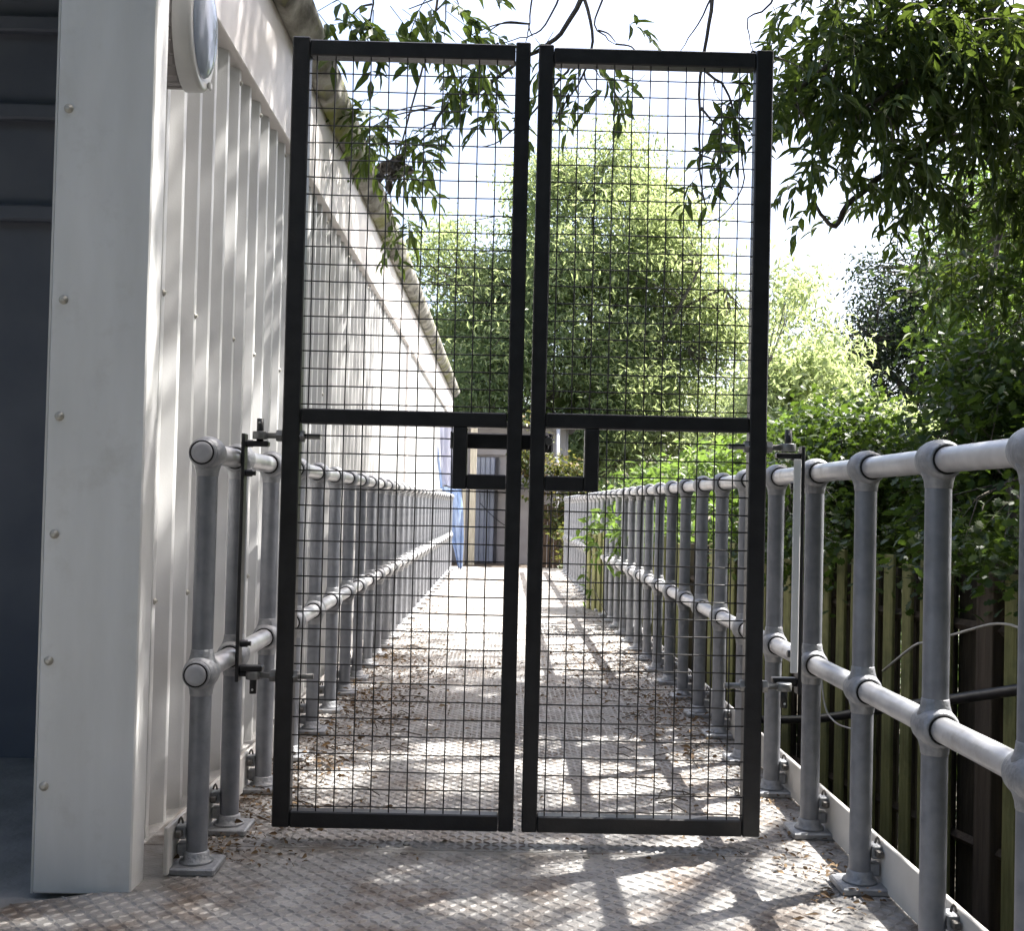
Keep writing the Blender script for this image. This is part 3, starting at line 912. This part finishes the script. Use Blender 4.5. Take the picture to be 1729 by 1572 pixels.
def ash_leaf_set(rng_, base, dirs, size):
    """compound leaves: rachis droops from base along dirs, 4 pairs of leaflets and one at the tip"""
    n = len(base)
    out = []
    P_, yaw_, pit_ = [], [], []
    yaw0 = np.arctan2(dirs[:, 1], dirs[:, 0])
    pit0 = np.arcsin(np.clip(dirs[:, 2], -1, 1))
    Lr = size * rng_.uniform(2.0, 2.7, n)
    def pos(t):
        pt = pit0 - 0.55 * t
        d = np.stack([np.cos(yaw0) * np.cos(pt), np.sin(yaw0) * np.cos(pt), np.sin(pt)], -1)
        return base + d * (Lr * t)[:, None], pt
    for k_ in range(4):
        t = 0.32 + 0.19 * k_
        q, pt = pos(t)
        for s in (-1, 1):
            P_.append(q)
            yaw_.append(yaw0 + s * (0.95 + rng_.normal(0, .30, n)))
            pit_.append(pt * 0.55 - 0.28 + rng_.normal(0, .38, n))
    q, pt = pos(1.0)
    P_.append(q)
    yaw_.append(yaw0)
    pit_.append(pt - 0.2)
    P_, yaw_, pit_ = np.concatenate(P_), np.concatenate(yaw_), np.concatenate(pit_)
    out.append(leaves(rng_, P_, size, size * 0.30, LANCE, (0, 0, .45), yaw_, pit_))
    # rachis: a narrow three-sided stalk
    steps = [0, .35, .7, 1.0]
    rows_ = []
    for t in steps:
        q, _ = pos(t)
        r_ = 0.0022
        rows_.append(np.stack([q + np.array([r_, 0, 0]), q + np.array([-r_, r_, 0]), q + np.array([-r_, -r_, 0])], 1))
    Vr = np.stack(rows_, 1).reshape(n, 12, 3)
    fr = []
    for a in range(3):
        for b in range(3):
            c = (b + 1) % 3
            fr += [(a * 3 + b, a * 3 + c, a * 3 + 3 + c), (a * 3 + b, a * 3 + 3 + c, a * 3 + 3 + b)]
    Fr = np.array(fr)[None] + (np.arange(n) * 12)[:, None, None]
    out.append((Vr.reshape(-1, 3), Fr.reshape(-1, 3)))
    return out

def blob_points(rng_, ells, n, shell=0.45):
    """clump centres inside ellipsoids, biased outward, with uneven gaps"""
    vols = np.array([e[1][0] * e[1][1] * e[1][2] for e in ells])
    cnt = np.maximum(1, (n * vols / vols.sum()).astype(int))
    out = []
    for (c, r), k_ in zip(ells, cnt):
        u = rng_.normal(size=(k_ * 2, 3))
        u /= np.linalg.norm(u, axis=1)[:, None]
        rad = rng_.uniform(0, 1, k_ * 2) ** shell
        q = np.array(c) + u * rad[:, None] * np.array(r)
        keep = np.array([mnoise.noise(Vector(p_) * (1.6 / max(r))) + 0.25 * mnoise.noise(Vector(p_) * (5 / max(r))) for p_ in q])
        q = q[np.argsort(-keep)[:k_]]
        out.append(q)
    return np.concatenate(out)

def plant(name, label, cat, base, ells, n_clumps, per, L_, W_, clump_r, mat, seed, shape=LEAF4, trunk_r=0.12, limbs=9,
          tilt=(-0.25, 0.5, 0.6), shell=0.45, group=None, zmin=-1.0, stem_name='trunk', twig=True, flat=0.7):
    rng_ = np.random.default_rng(seed)
    rd = random.Random(seed)
    t = thing(name, label, cat, base, group)
    cl_ = blob_points(rng_, ells, n_clumps, shell)
    cl_ = cl_[cl_[:, 2] > zmin + 0.1]
    n = len(cl_) * per
    off = rng_.normal(size=(n, 3)) * clump_r * np.array([1, 1, flat])
    P_ = np.repeat(cl_, per, 0) + off
    P_ = P_[P_[:, 2] > zmin]
    V_, F_ = leaves(rng_, P_, L_, W_, shape, tilt)
    V_ -= np.array(base)
    link('foliage', np_mesh('foliage', V_, F_, mat), t, kind='stuff')
    # trunk and limbs
    top_c = np.mean([np.array(c) for c, r in ells], 0)
    tb = MB()
    tp_ = [Vector(base), Vector(base).lerp(Vector(top_c), .5) + Vector((rd.uniform(-.1, .1), rd.uniform(-.1, .1), 0)), Vector(top_c)]
    tb.path(curve_pts(tp_, 4), [trunk_r * (1 - 0.075 * i_) for i_ in range(9)], 10)
    part(stem_name, tb, M['bark'], t)
    bb = MB()
    nodes = [Vector(base).lerp(Vector(top_c), s) for s in (.4, .6, .8, 1)]
    for i_ in range(limbs):
        tgt = Vector(cl_[rd.randrange(len(cl_))])
        s = Vector(base).lerp(Vector(top_c), rd.uniform(.35, 1))
        mid = s.lerp(tgt, .5) + Vector((rd.uniform(-.15, .15), rd.uniform(-.15, .15), rd.uniform(.0, .25)))
        cp_ = curve_pts([s, mid, tgt], 3)
        bb.path(cp_, [trunk_r * .45 * (1 - .12 * k_) for k_ in range(len(cp_))], 6)
        nodes += cp_[1:]
    if twig:
        N_ = np.array([tuple(q) for q in nodes])
        for c in cl_:
            j = int(np.argmin(((N_ - c) ** 2).sum(1)))
            s, e_ = Vector(N_[j]), Vector(c)
            mid = s.lerp(e_, .5) + Vector((rd.uniform(-1, 1), rd.uniform(-1, 1), rd.uniform(.1, .8))) * ((e_ - s).length * .12)
            bb.path([s, mid, e_], [trunk_r * .10, trunk_r * .07, trunk_r * .03], 4, cap=False)
    part('branches', bb, M['bark'], t, kind='stuff')
    return t

# --- overhanging ash on the right: limbs placed one by one, drooping sprays of compound leaves
LIMBS = {
    'A': [(5.0, 6.4, 4.2), (4.0, 6.5, 4.1), (3.06, 6.50, 3.86), (2.38, 6.30, 3.82), (1.84, 6.00, 3.51), (1.47, 5.80, 3.19)],
    'B': [(5.0, 6.6, 3.0), (4.1, 6.8, 3.3), (3.21, 6.80, 3.32), (2.65, 6.60, 3.27), (2.22, 6.40, 2.98), (1.95, 6.30, 2.75), (1.89, 6.30, 2.63), (1.81, 6.30, 2.68), (1.76, 6.30, 2.77)],
    'C': [(5.0, 6.3, 4.8), (3.9, 6.1, 4.7), (2.82, 6.00, 3.97), (2.53, 6.00, 3.63), (2.26, 6.00, 3.42), (1.95, 6.00, 3.22)],
    'D': [(5.0, 6.7, 3.4), (4.2, 7.2, 3.9), (3.67, 7.50, 3.61), (3.54, 7.50, 3.31), (3.39, 7.50, 2.94), (3.34, 7.50, 2.61), (3.34, 7.50, 2.08)],
    'M0': [(5.0, 6.4, 4.6), (3.6, 6.3, 5.3), (2.2, 6.1, 5.35), (1.1, 5.8, 5.0), (0.4, 6.0, 4.6), (-0.3, 5.7, 4.2), (-0.7, 5.1, 3.8)],
    'E': [(1.3, 5.85, 5.0), (1.10, 5.6, 4.2), (1.03, 5.50, 3.74), (0.98, 5.50, 3.43), (0.95, 5.50, 3.16), (0.95, 5.50, 2.76), (0.98, 5.50, 2.51)],
    'F': [(1.03, 5.5, 3.74), (1.01, 5.50, 3.61), (0.93, 5.50, 3.43), (0.84, 5.50, 3.29)],
    'G': [(0.96, 5.5, 3.25), (0.97, 5.50, 3.19), (1.08, 5.50, 3.10), (1.13, 5.50, 2.95), (1.18, 5.50, 2.65), (1.09, 5.50, 2.47), (0.95, 5.50, 2.39)],
    'H': [(0.5, 5.98, 4.65), (0.42, 6.00, 3.97), (0.31, 6.00, 3.67), (0.19, 6.00, 3.52), (0.04, 6.00, 3.43), (-0.18, 6.00, 3.26), (-0.35, 6.00, 3.17), (-0.50, 6.00, 2.97), (-0.70, 6.00, 2.94)],
    'I': [(0.45, 6.0, 4.6), (0.37, 6.00, 3.90), (0.43, 6.00, 3.60), (0.39, 6.00, 3.37), (0.21, 6.00, 3.05)],
    'J': [(0.06, 6, 3.45), (0.04, 6.00, 3.43), (-0.22, 6.00, 3.22), (-0.43, 6.00, 3.15)],
    'K': [(0.35, 6, 3.45), (0.27, 6.00, 3.34), (0.08, 6.00, 3.10), (-0.10, 6.00, 2.96), (-0.24, 6.00, 2.94)],
    'L': [(0.3, 5.97, 4.55), (0.11, 6.00, 3.89), (0.08, 6.00, 3.63), (0.06, 6.00, 3.50)],
    'M': [(0.42, 6, 3.97), (0.28, 6.00, 3.87), (0.17, 6.00, 3.63), (0.07, 6.00, 3.56), (-0.09, 6.00, 3.52)],
    'N': [(-0.35, 5.6, 4.15), (-0.32, 5.20, 3.55), (-0.33, 5.20, 3.38), (-0.34, 5.20, 3.20)],
    'O': [(-0.65, 5.2, 3.85), (-0.65, 5.00, 3.41), (-0.66, 5.00, 3.22), (-0.67, 5.00, 3.12)],
    'P': [(0.95, 5.5, 3.0), (0.97, 5.50, 2.98), (1.13, 5.50, 2.83), (1.18, 5.50, 2.76)],
    'Q': [(1.8, 6.0, 5.2), (1.38, 5.60, 3.73), (1.21, 5.60, 3.51), (1.23, 5.60, 3.34)],
    'S': [(0.46, 6.0, 4.6), (0.52, 6.00, 3.94), (0.44, 6.00, 3.67), (0.50, 6.00, 3.57), (0.56, 6.00, 3.53)],
    'R': [(-0.35, 5.7, 4.15), (-0.5, 6.4, 3.7), (-0.73, 6.9, 3.1), (-0.77, 7.00, 2.90), (-0.71, 7.00, 2.59)],
    'T': [(5.0, 6.2, 4.9), (4.2, 5.0, 5.6), (3.6, 3.6, 5.9), (3.3, 2.4, 5.8)],
    'U': [(5.0, 6.2, 4.8), (3.6, 5.2, 5.7), (2.4, 4.6, 5.8), (1.6, 3.6, 5.6)],
    'W': [(5.0, 6.3, 4.9), (5.2, 6.8, 6.2), (5.4, 7.2, 7.4)],
    'Y': [(5.3, 7.0, 6.9), (4.4, 7.6, 7.6), (3.2, 8.2, 8.1), (2.2, 8.6, 8.2)],
    'Z': [(5.1, 6.5, 5.6), (3.8, 6.2, 6.9), (2.4, 6.0, 7.3), (1.2, 5.8, 7.3)],
    'X': [(5.0, 6.2, 4.6), (4.6, 4.6, 4.9), (4.5, 3.2, 4.8), (4.4, 2.2, 4.6)],
}
RAD = {'A': .055, 'B': .040, 'C': .050, 'D': .050, 'M0': .060, 'T': .08, 'U': .08, 'W': .10, 'X': .07, 'Y': .07, 'Z': .07, 'H': .020, 'I': .017, 'E': .019}
SPRAYS = [(-0.76, 5.00, 3.19, 10), (-0.84, 5.00, 3.26, 5), (-0.73, 5.00, 3.11, 5), (-0.51, 5.20, 3.33, 8), (-0.41, 5.20, 3.29, 9), (-0.27, 5.20, 3.36, 6), (-0.70, 6.00, 3.11, 7), (-0.78, 6.00, 3.03, 7), (-0.60, 6.00, 3.08, 6), (-0.41, 6.00, 2.99, 6), (-0.54, 6.00, 3.00, 6), (-0.32, 6.00, 3.35, 5), (-0.22, 6.00, 3.36, 4), (-0.11, 6.00, 3.38, 5), (-0.79, 6.50, 2.90, 7), (-0.83, 6.50, 3.04, 5), (-0.02, 6.00, 3.16, 5), (-0.26, 6.00, 3.55, 4), (-0.16, 6.00, 3.57, 3), (0.10, 6.00, 3.56, 4), (0.44, 6.00, 3.27, 5), (0.48, 6.00, 3.34, 4), (1.03, 5.50, 3.07, 5), (1.08, 5.50, 2.98, 4), (1.05, 5.50, 2.69, 6), (1.19, 5.50, 3.16, 5), (1.20, 5.50, 2.92, 5), (1.17, 5.50, 2.77, 4), (0.56, 6.00, 3.54, 3), (-0.78, 7.00, 2.78, 6), (-0.82, 7.00, 2.90, 4), (0.21, 6.00, 3.37, 4), (0.69, 6.00, 3.45, 2)]
ash = thing('ash_tree', 'large ash tree overhanging the gate, leaves hanging dark against the sky', 'tree', (5.0, 6.4, -1.0))
rng = np.random.default_rng(11)
rd = random.Random(11)
part('trunk', MB().path(curve_pts([(5.15, 6.55, -1.05), (5.0, 6.45, 0.8), (5.05, 6.4, 2.6), (5.0, 6.35, 4.3), (5.0, 6.3, 4.95)], 4), [.24 - .006 * i for i in range(17)], 14), M['bark'], ash)
nodes = []
for nm, pl in LIMBS.items():
    cp_ = curve_pts(pl, 4)
    r0 = RAD.get(nm, .010)
    r1 = r0 * .22
    b_ = MB().path([q + Vector((rd.uniform(-1, 1), rd.uniform(-1, 1), rd.uniform(-1, 1))) * .006 for q in cp_], [r0 + (r1 - r0) * (i_ / (len(cp_) - 1)) ** .7 for i_ in range(len(cp_))], 7)
    part('limb', b_, M['bark'], ash)
    nodes += cp_
N_ = np.array([tuple(q) for q in nodes])
bases, dirs = [], []
tw = MB()
def spray(c, nl, spread=0.10):
    c = np.array(c)
    dz = c[2] + .06 - N_[:, 2]
    j = int(np.argmin(((N_ - c) ** 2).sum(1) + np.maximum(dz, 0) * 2.0))
    s, e_ = Vector(N_[j]), Vector(c)
    mid = s.lerp(e_, .5) + Vector((rd.uniform(-1, 1), rd.uniform(-1, 1), rd.uniform(.2, 1.0))) * ((e_ - s).length * .16)
    tw.path(curve_pts([s, mid, e_], 4), [.006 - .0004 * q_ for q_ in range(9)], 4, cap=False)
    for _ in range(nl):
        bases.append(c + rng.normal(size=3) * spread * np.array([1, 1, .8]))
        a = rng.uniform(0, 2 * np.pi)
        pz = rng.uniform(-0.75, 0.45)
        dirs.append((math.cos(a) * math.cos(pz), math.sin(a) * math.cos(pz), math.sin(pz)))
for x, y, z, nl in SPRAYS:
    spray((x, y, z), (nl + 1) // 2, 0.07)
# the leafy part seen at the upper right
for c in blob_points(rng, [((2.15, 5.9, 3.70), (.70, .8, .50)), ((1.75, 5.9, 3.42), (.36, .4, .46)), ((2.75, 6.2, 3.55), (.75, .6, .50)), ((2.6, 6.5, 2.90), (.66, .4, .28)),
                           ((3.3, 6.6, 3.30), (.5, .6, .8)), ((1.50, 5.7, 3.30), (.12, .3, .40)), ((1.64, 5.8, 2.62), (.12, .2, .28)), ((2.0, 6.1, 2.98), (.36, .3, .26)), ((3.0, 7.0, 2.55), (.5, .4, .25))], 235, .5):
    spray(c, 3 + int(rng.integers(0, 2)), .13)
part('twigs', tw, M['bark'], ash, kind='stuff')
V_, F_ = merge(ash_leaf_set(rng, np.array(bases), np.array(dirs), 0.118))
V_ -= np.array((5.0, 6.4, -1.0))
link('foliage', np_mesh('foliage', V_, F_, M['leaf_ash']), ash, kind='stuff')
# dense crown above the frame that shades the near deck
cr_pts = blob_points(rng, [((3.9, 4.7, 6.3), (2.4, 3.0, 1.3)), ((4.6, 5.5, 7.6), (2.2, 2.6, 1.2)), ((3.1, 3.2, 5.6), (1.6, 2.0, .9)), ((5.2, 3.6, 5.0), (1.6, 2.2, 1.4)), ((2.6, 4.9, 5.6), (1.3, 1.8, .6)), ((2.0, 3.3, 5.7), (1.0, .9, .5)), ((2.2, 5.0, 6.9), (1.3, 1.9, .8)), ((2.1, 6.4, 7.4), (1.9, 3.0, .9)), ((3.4, 8.6, 8.2), (2.0, 1.9, 1.0)), ((4.6, 7.6, 7.0), (1.6, 1.6, 1.0))], 1080, .6)
# openings in the crown where the sun breaks through onto the deck and the wall
for gx, gy, gz, gr in ((.76, 2.74, 0, .20), (.70, 2.45, 0, .08), (-1.15, 2.38, 0, .26), (.52, 4.35, 0, .34), (.15, 4.7, 0, .36), (-.45, 3.80, 0, .34), (-.3, 4.6, 0, .3), (.45, 3.62, 0, .18), (-1.0, 3.4, 1.35, .22), (-1.0, 4.6, 1.5, .26), (.935, 2.82, .75, .40), (.935, 3.30, .8, .30), (.935, 2.35, .7, .34)):
    d_ = cr_pts - np.array((gx, gy, gz))
    along = d_ @ np.array(S)
    perp = np.linalg.norm(d_ - along[:, None] * np.array(S), axis=1)
    cr_pts = cr_pts[perp > gr + .16]
P_ = np.repeat(cr_pts, 8, 0) + rng.normal(size=(len(cr_pts) * 8, 3)) * .22
a = rng.uniform(0, 2 * np.pi, len(P_))
pz = rng.uniform(-.9, .2, len(P_))
V_, F_ = merge(ash_leaf_set(rng, P_, np.stack([np.cos(a) * np.cos(pz), np.sin(a) * np.cos(pz), np.sin(pz)], -1), 0.105))
V_ -= np.array((5.0, 6.4, -1.0))
link('upper_foliage', np_mesh('upper_foliage', V_, F_, M['leaf_ash']), ash, kind='stuff')
tw2 = MB()
for c in cr_pts:
    j = int(np.argmin(((N_ - c) ** 2).sum(1)))
    s, e_ = Vector(N_[j]), Vector(c)
    mid = s.lerp(e_, .5) + Vector((rd.uniform(-1, 1), rd.uniform(-1, 1), rd.uniform(0, 1))) * ((e_ - s).length * .12)
    tw2.path([s, mid, e_], [.016, .010, .004], 4, cap=False)
part('upper_twigs', tw2, M['bark'], ash, kind='stuff')

# dark curled leaf clump hanging by the gutter
nb = thing('dead_leaf_clump', 'dark clump of dead leaves hanging on a twig near the gutter', 'leaf clump', (-0.64, 6.0, 2.82))
P_ = rng.normal(size=(60, 3)) * np.array([.035, .035, .026]) + np.array((-0.64, 6.0, 2.82))
V_, F_ = leaves(rng, P_, .085, .05, LEAF4, (-.2, .8, 1.2))
link('dead_leaves', np_mesh('dead_leaves', V_ - np.array((-0.64, 6.0, 2.82)), F_, M['bolt']), nb)
part('twig', MB().path([(-0.64, 6.0, 2.82), (-0.635, 6.0, 2.88), (-0.64, 6.0, 2.955)], .005, 5), M['bark'], nb)

# --- trees and shrubs behind
plant('willow_tree', 'tall pale green sunlit tree filling the middle of the gate', 'tree', (1.8, 25.5, -1.0),
      [((1.7, 25.5, 6.0), (3.0, 2.2, 3.4)), ((0.2, 25, 4.6), (2.4, 2.0, 2.4)), ((3.4, 25.2, 4.2), (2.6, 2.0, 3.0)), ((1.6, 25, 2.2), (3.0, 1.8, 1.8)), ((1.9, 25.5, 9.0), (1.5, 1.2, 1.7)),
       ((4.9, 25.5, 3.2), (1.5, 1.5, 2.8)), ((-1.3, 25.5, 6.0), (1.3, 1.2, 1.9)), ((3.3, 25.2, 7.4), (1.5, 1.3, 1.5))],
      1150, 90, .185, .055, .36, M['leaf_pale'], 21, LEAF4, .22, 26, (-.5, .55, .8), .5, flat=.5)
plant('ash_sapling', 'pale leafy young tree showing between the gate and the dark evergreen', 'tree', (5.2, 19.0, -1.0),
      [((5.1, 19, 3.0), (1.2, 1.0, 1.7)), ((4.6, 19, 1.6), (1.5, 1.0, 1.4)), ((5.3, 19.2, 4.6), (.5, .5, .8)), ((6.2, 18.6, 1.9), (1.2, 1.0, 1.2))], 330, 64, .15, .050, .22, M['leaf_pale'], 33, LEAF4, .09, 12, (-.5, .55, .8), flat=.6)
plant('round_green_tree', 'mid green tree standing behind the shed beyond the gutter end', 'tree', (-0.9, 28, -1.0),
      [((-0.7, 28, 3.6), (1.9, 1.6, 2.6)), ((0.9, 28, 2.6), (1.8, 1.5, 2.0)), ((-1.6, 29, 5.4), (1.2, 1.2, 1.4))], 420, 26, .17, .085, .26, M['leaf_mid'], 22, LEAF4, .2, 10)
plant('dark_evergreen', 'dark evergreen tree with a dense crown behind the bright shrubs', 'tree', (7.4, 21, -1.0),
      [((7.3, 21, 4.2), (1.6, 1.3, 1.9)), ((8.4, 21.2, 4.8), (1.6, 1.3, 2.0)), ((6.7, 20.8, 3.0), (1.5, 1.2, 1.8)), ((9.6, 22, 4.5), (2.0, 1.5, 2.6))], 900, 36, .12, .05, .20, M['leaf_dark'], 23, LEAF4, .2, 10)
plant('slender_tree', 'slender pale tree with a thin top beside the gate leaf by the fence', 'tree', (3.75, 14.5, -1.0),
      [((3.75, 14.5, 2.6), (.75, .8, 1.0)), ((3.9, 14.4, 1.4), (1.0, .9, .9)), ((3.65, 14.5, 3.9), (.28, .3, .5))], 330, 30, .13, .052, .16, M['leaf_pale'], 24, LEAF4, .07, 8, (-.4, .6, .8))
plant('tall_oak_bush', 'tall yellow-green bush rising behind the shrubs below the ash branches', 'tree', (4.6, 9.6, -1.0),
      [((4.35, 9.4, 2.4), (.85, .9, 1.3)), ((4.7, 9.7, 3.3), (1.0, .9, 1.1)), ((4.7, 9.4, .9), (1.1, .9, 1.0)), ((4.0, 9.6, 3.1), (.5, .5, .6))], 460, 32, .080, .050, .15, M['leaf_bright'], 25, OAK, .09, 9)
plant('far_shrub', 'bright green low shrub spilling over the far part of the handrail', 'shrub', (1.9, 11.5, -1.0),
      [((1.75, 11.6, .75), (.55, 2.6, .75)), ((2.5, 11.5, 1.0), (.9, 2.6, .9)), ((1.35, 9.2, .75), (.28, .9, .5))], 330, 22, .12, .055, .14, M['leaf_bright'], 26, LANCE, .05, 10, stem_name='stem')
plant('leafy_hedge', 'mid green leafy shrub hanging over the wooden fence behind the hinge bar', 'shrub', (2.3, 7.9, -1.0),
      [((2.15, 7.6, 1.10), (.50, 1.0, .62)), ((2.75, 8.0, 1.15), (.7, 1.1, .70)), ((1.76, 6.6, .95), (.20, .7, .34)), ((1.62, 7.3, .72), (.12, .7, .18)), ((1.82, 6.2, .74), (.12, .5, .18))], 640, 32, .060, .042, .12, M['leaf_oak'], 27, OAK, .05, 10, stem_name='stem')
plant('oak_shrub', 'dark oak shrub drooping over the fence at the near end of the handrail', 'shrub', (2.9, 5.6, -1.0),
      [((2.55, 5.7, 1.15), (.50, .75, .45)), ((3.1, 6.0, 1.55), (.7, .9, .7)), ((2.20, 5.0, .88), (.18, .5, .26)), ((2.42, 4.5, .92), (.22, .35, .26)), ((2.00, 5.5, .76), (.12, .35, .17)), ((2.20, 4.7, .74), (.12, .4, .17)), ((3.3, 7.0, 2.0), (.6, .8, .6))], 540, 28, .066, .046, .11, M['leaf_oak'], 28, OAK, .05, 10, stem_name='stem')
plant('back_shrub', 'dark shaded shrub mass behind the wooden fence', 'shrub', (3.4, 8.2, -1.0),
      [((3.4, 7.6, .8), (.9, 1.7, 1.2)), ((3.0, 9.6, .8), (.9, 1.2, 1.1)), ((4.0, 6.0, .8), (.7, 1.2, 1.2))], 300, 24, .095, .06, .16, M['leaf_mid'], 29, LEAF4, .06, 8, stem_name='stem')
plant('ivy', 'ivy with reddish leaves trailing over the brown fence at the far end', 'climber', (0.95, 17.7, -0.03),
      [((0.95, 17.8, 1.25), (.50, .25, .50)), ((1.05, 17.7, .62), (.26, .2, .45)), ((1.0, 17.0, .35), (.12, .4, .35)), ((0.4, 18.2, 1.9), (.35, .2, .6))], 150, 18, .085, .06, .09, M['leaf_ivy'], 30, LEAF4, .02, 6, stem_name='stem', zmin=-0.02)
plant('rail_sprig', 'leafy green sprig poking through the handrail beside the far shrub', 'sprig', (1.15, 8.9, -0.9),
      [((0.98, 8.8, .86), (.16, .5, .20)), ((0.93, 8.7, .62), (.09, .4, .14)), ((0.95, 10.4, .5), (.12, .5, .5))], 44, 9, .115, .042, .075, M['leaf_bright'], 31, LANCE, .012, 4, (-.4, .5, .6), stem_name='stem')
# leaf mass out of view behind the camera, added to cut sky light
rng = np.random.default_rng(61)
P_ = []
for c, r, n_ in (((-3.5, -6.0, 2.5), (3.2, 1.8, 4.2), 5200), ((1.5, -6.5, 3.0), (3.4, 1.8, 4.6), 6000), ((6.0, -4.5, 3.0), (2.6, 3.0, 4.6), 6000), ((7.5, 0.5, 2.6), (2.0, 3.0, 4.0), 5200),
                 ((-7.5, -3.0, 3.0), (2.0, 3.2, 4.2), 4200), ((1.0, -3.6, 6.2), (5.0, 2.2, 1.6), 5200), ((4.0, 0.0, 5.9), (3.0, 2.4, 1.5), 4600), ((-1.6, -1.6, 6.0), (2.8, 2.0, 1.2), 3400)):
    u = rng.normal(size=(n_, 3))
    u /= np.linalg.norm(u, axis=1)[:, None]
    P_.append(np.array(c) + u * (rng.uniform(0, 1, n_) ** .4)[:, None] * np.array(r))
P_ = np.concatenate(P_)
P_ = P_[P_[:, 2] > -1]
V_, F_ = leaves(rng, P_, .36, .20, LEAF4, (-.2, .6, .8))
o = link('rear_sky_screen', np_mesh('rear_sky_screen', V_, F_, M['leaf_ash']))
tag(o, 'unseen leafy mass added behind the camera to cut sky light', 'woodland', kind='stuff')
# far-off wood that closes the view
rng = np.random.default_rng(40)
P_ = []
for i in range(46):
    a = R(-38 + 76 * i / 45)
    d = 44 + rng.uniform(-3, 3)
    c = np.array((d * math.sin(a), d * math.cos(a), 0))
    hgt = rng.uniform(3.0, 5.2)
    q = rng.normal(size=(420, 3))
    q /= np.linalg.norm(q, axis=1)[:, None]
    q = q * (rng.uniform(0, 1, 420) ** .4)[:, None] * np.array([2.6, 2.0, hgt / 2 + .8]) + c + np.array([0, 0, hgt / 2 - 1])
    P_.append(q)
P_ = np.concatenate(P_)
V_, F_ = leaves(rng, P_, .55, .34, LEAF4, (-.2, .6, .8))
o = link('far_wood', np_mesh('far_wood', V_, F_, M['leaf_mid']))
tag(o, 'distant band of mid green trees closing the view', 'woodland', kind='stuff')
# undergrowth on the soil beyond the fence and under the deck edge
P_ = np.stack([rng.uniform(1.6, 10, 14000), rng.uniform(3, 30, 14000), rng.uniform(-1, -.55, 14000)], -1)
P_ = P_[P_[:, 0] > 1.74 + (7 - P_[:, 1]) * .25 + .35]
V_, F_ = leaves(rng, P_, .16, .07, LEAF4, (.3, .6, .8))
o = link('undergrowth', np_mesh('undergrowth', V_, F_, M['leaf_mid']))
tag(o, 'low dark undergrowth on the soil beyond the handrail', 'undergrowth', kind='stuff')

# ------------------------------------------------------------------ dead leaves and twigs on the deck
rng = np.random.default_rng(51)
P_ = []
for _ in range(5000):
    e = rng.uniform()
    y = 2.9 + 12.5 * rng.uniform() ** 1.3
    if e < .40:
        x = -0.80 + abs(rng.normal(0, .13))
    elif e < .78:
        x = 0.97 - abs(rng.normal(0, .16))
    else:
        x = rng.uniform(-.8, .95)
    P_.append((x, y, .004 + abs(rng.normal(0, .006))))
for cx_, cy_, r_, n_ in ((-.66, 4.0, .10, 190), (-.60, 4.75, .15, 230), (-.70, 3.45, .08, 130), (-.62, 5.3, .14, 220), (-.5, 6.2, .2, 260), (-.62, 6.9, .12, 200), (.78, 5.4, .14, 240), (.72, 6.5, .16, 260), (.6, 7.2, .2, 200), (.80, 4.9, .12, 220), (.76, 4.35, .07, 60), (.55, 6.0, .25, 160), (-.2, 6.4, .4, 90), (.3, 5.7, .3, 90), (-.6, 5.6, .15, 120), (.86, 2.72, .05, 45), (-.80, 3.02, .04, 50)):
    q = rng.normal(size=(n_, 3)) * np.array([r_, r_ * 1.5, .014]) + np.array([cx_, cy_, .012])
    q[:, 2] = np.abs(q[:, 2]) + .003
    q[:, 0] = np.clip(q[:, 0], -.82, .97)
    P_ += [tuple(a_) for a_ in q]
P_ = np.array(P_)
sz = rng.uniform(.007, .026, len(P_)) * np.where(np.arange(len(P_)) > 5000, 1.45, 1.0)
V_, F_ = leaves(rng, P_, sz, sz * .42, LANCE, (.05, .22, .5))
V_[:, 2] = np.maximum(V_[:, 2], .0015)
o = link('leaf_litter', np_mesh('leaf_litter', V_, F_, M['litter']))
tag(o, 'scattered dry brown leaves lying on the walkway deck', 'leaf litter', kind='stuff')
mb = MB()
rd = random.Random(5)
for _ in range(130):
    s = rd.choice((-1, 1))
    x = rd.uniform(-.72, -.35) if s < 0 else rd.uniform(.45, .9)
    y = 3.5 + 5 * rd.random() ** 1.2
    a, ln = rd.uniform(0, 6.28), rd.uniform(.05, .16)
    b = a + rd.uniform(-.6, .6)
    mb.path([(x, y, .006), (x + math.cos(a) * ln * .5, y + math.sin(a) * ln * .5, .010 + rd.uniform(0, .012)), (x + (math.cos(a) + math.cos(b)) * ln * .5, y + (math.sin(a) + math.sin(b)) * ln * .5, .006)], .0022, 4)
o = link('fallen_twigs', mb.mesh('fallen_twigs', M['bark']))
tag(o, 'thin broken twigs scattered among the dry leaves on the deck', 'twigs', kind='stuff')
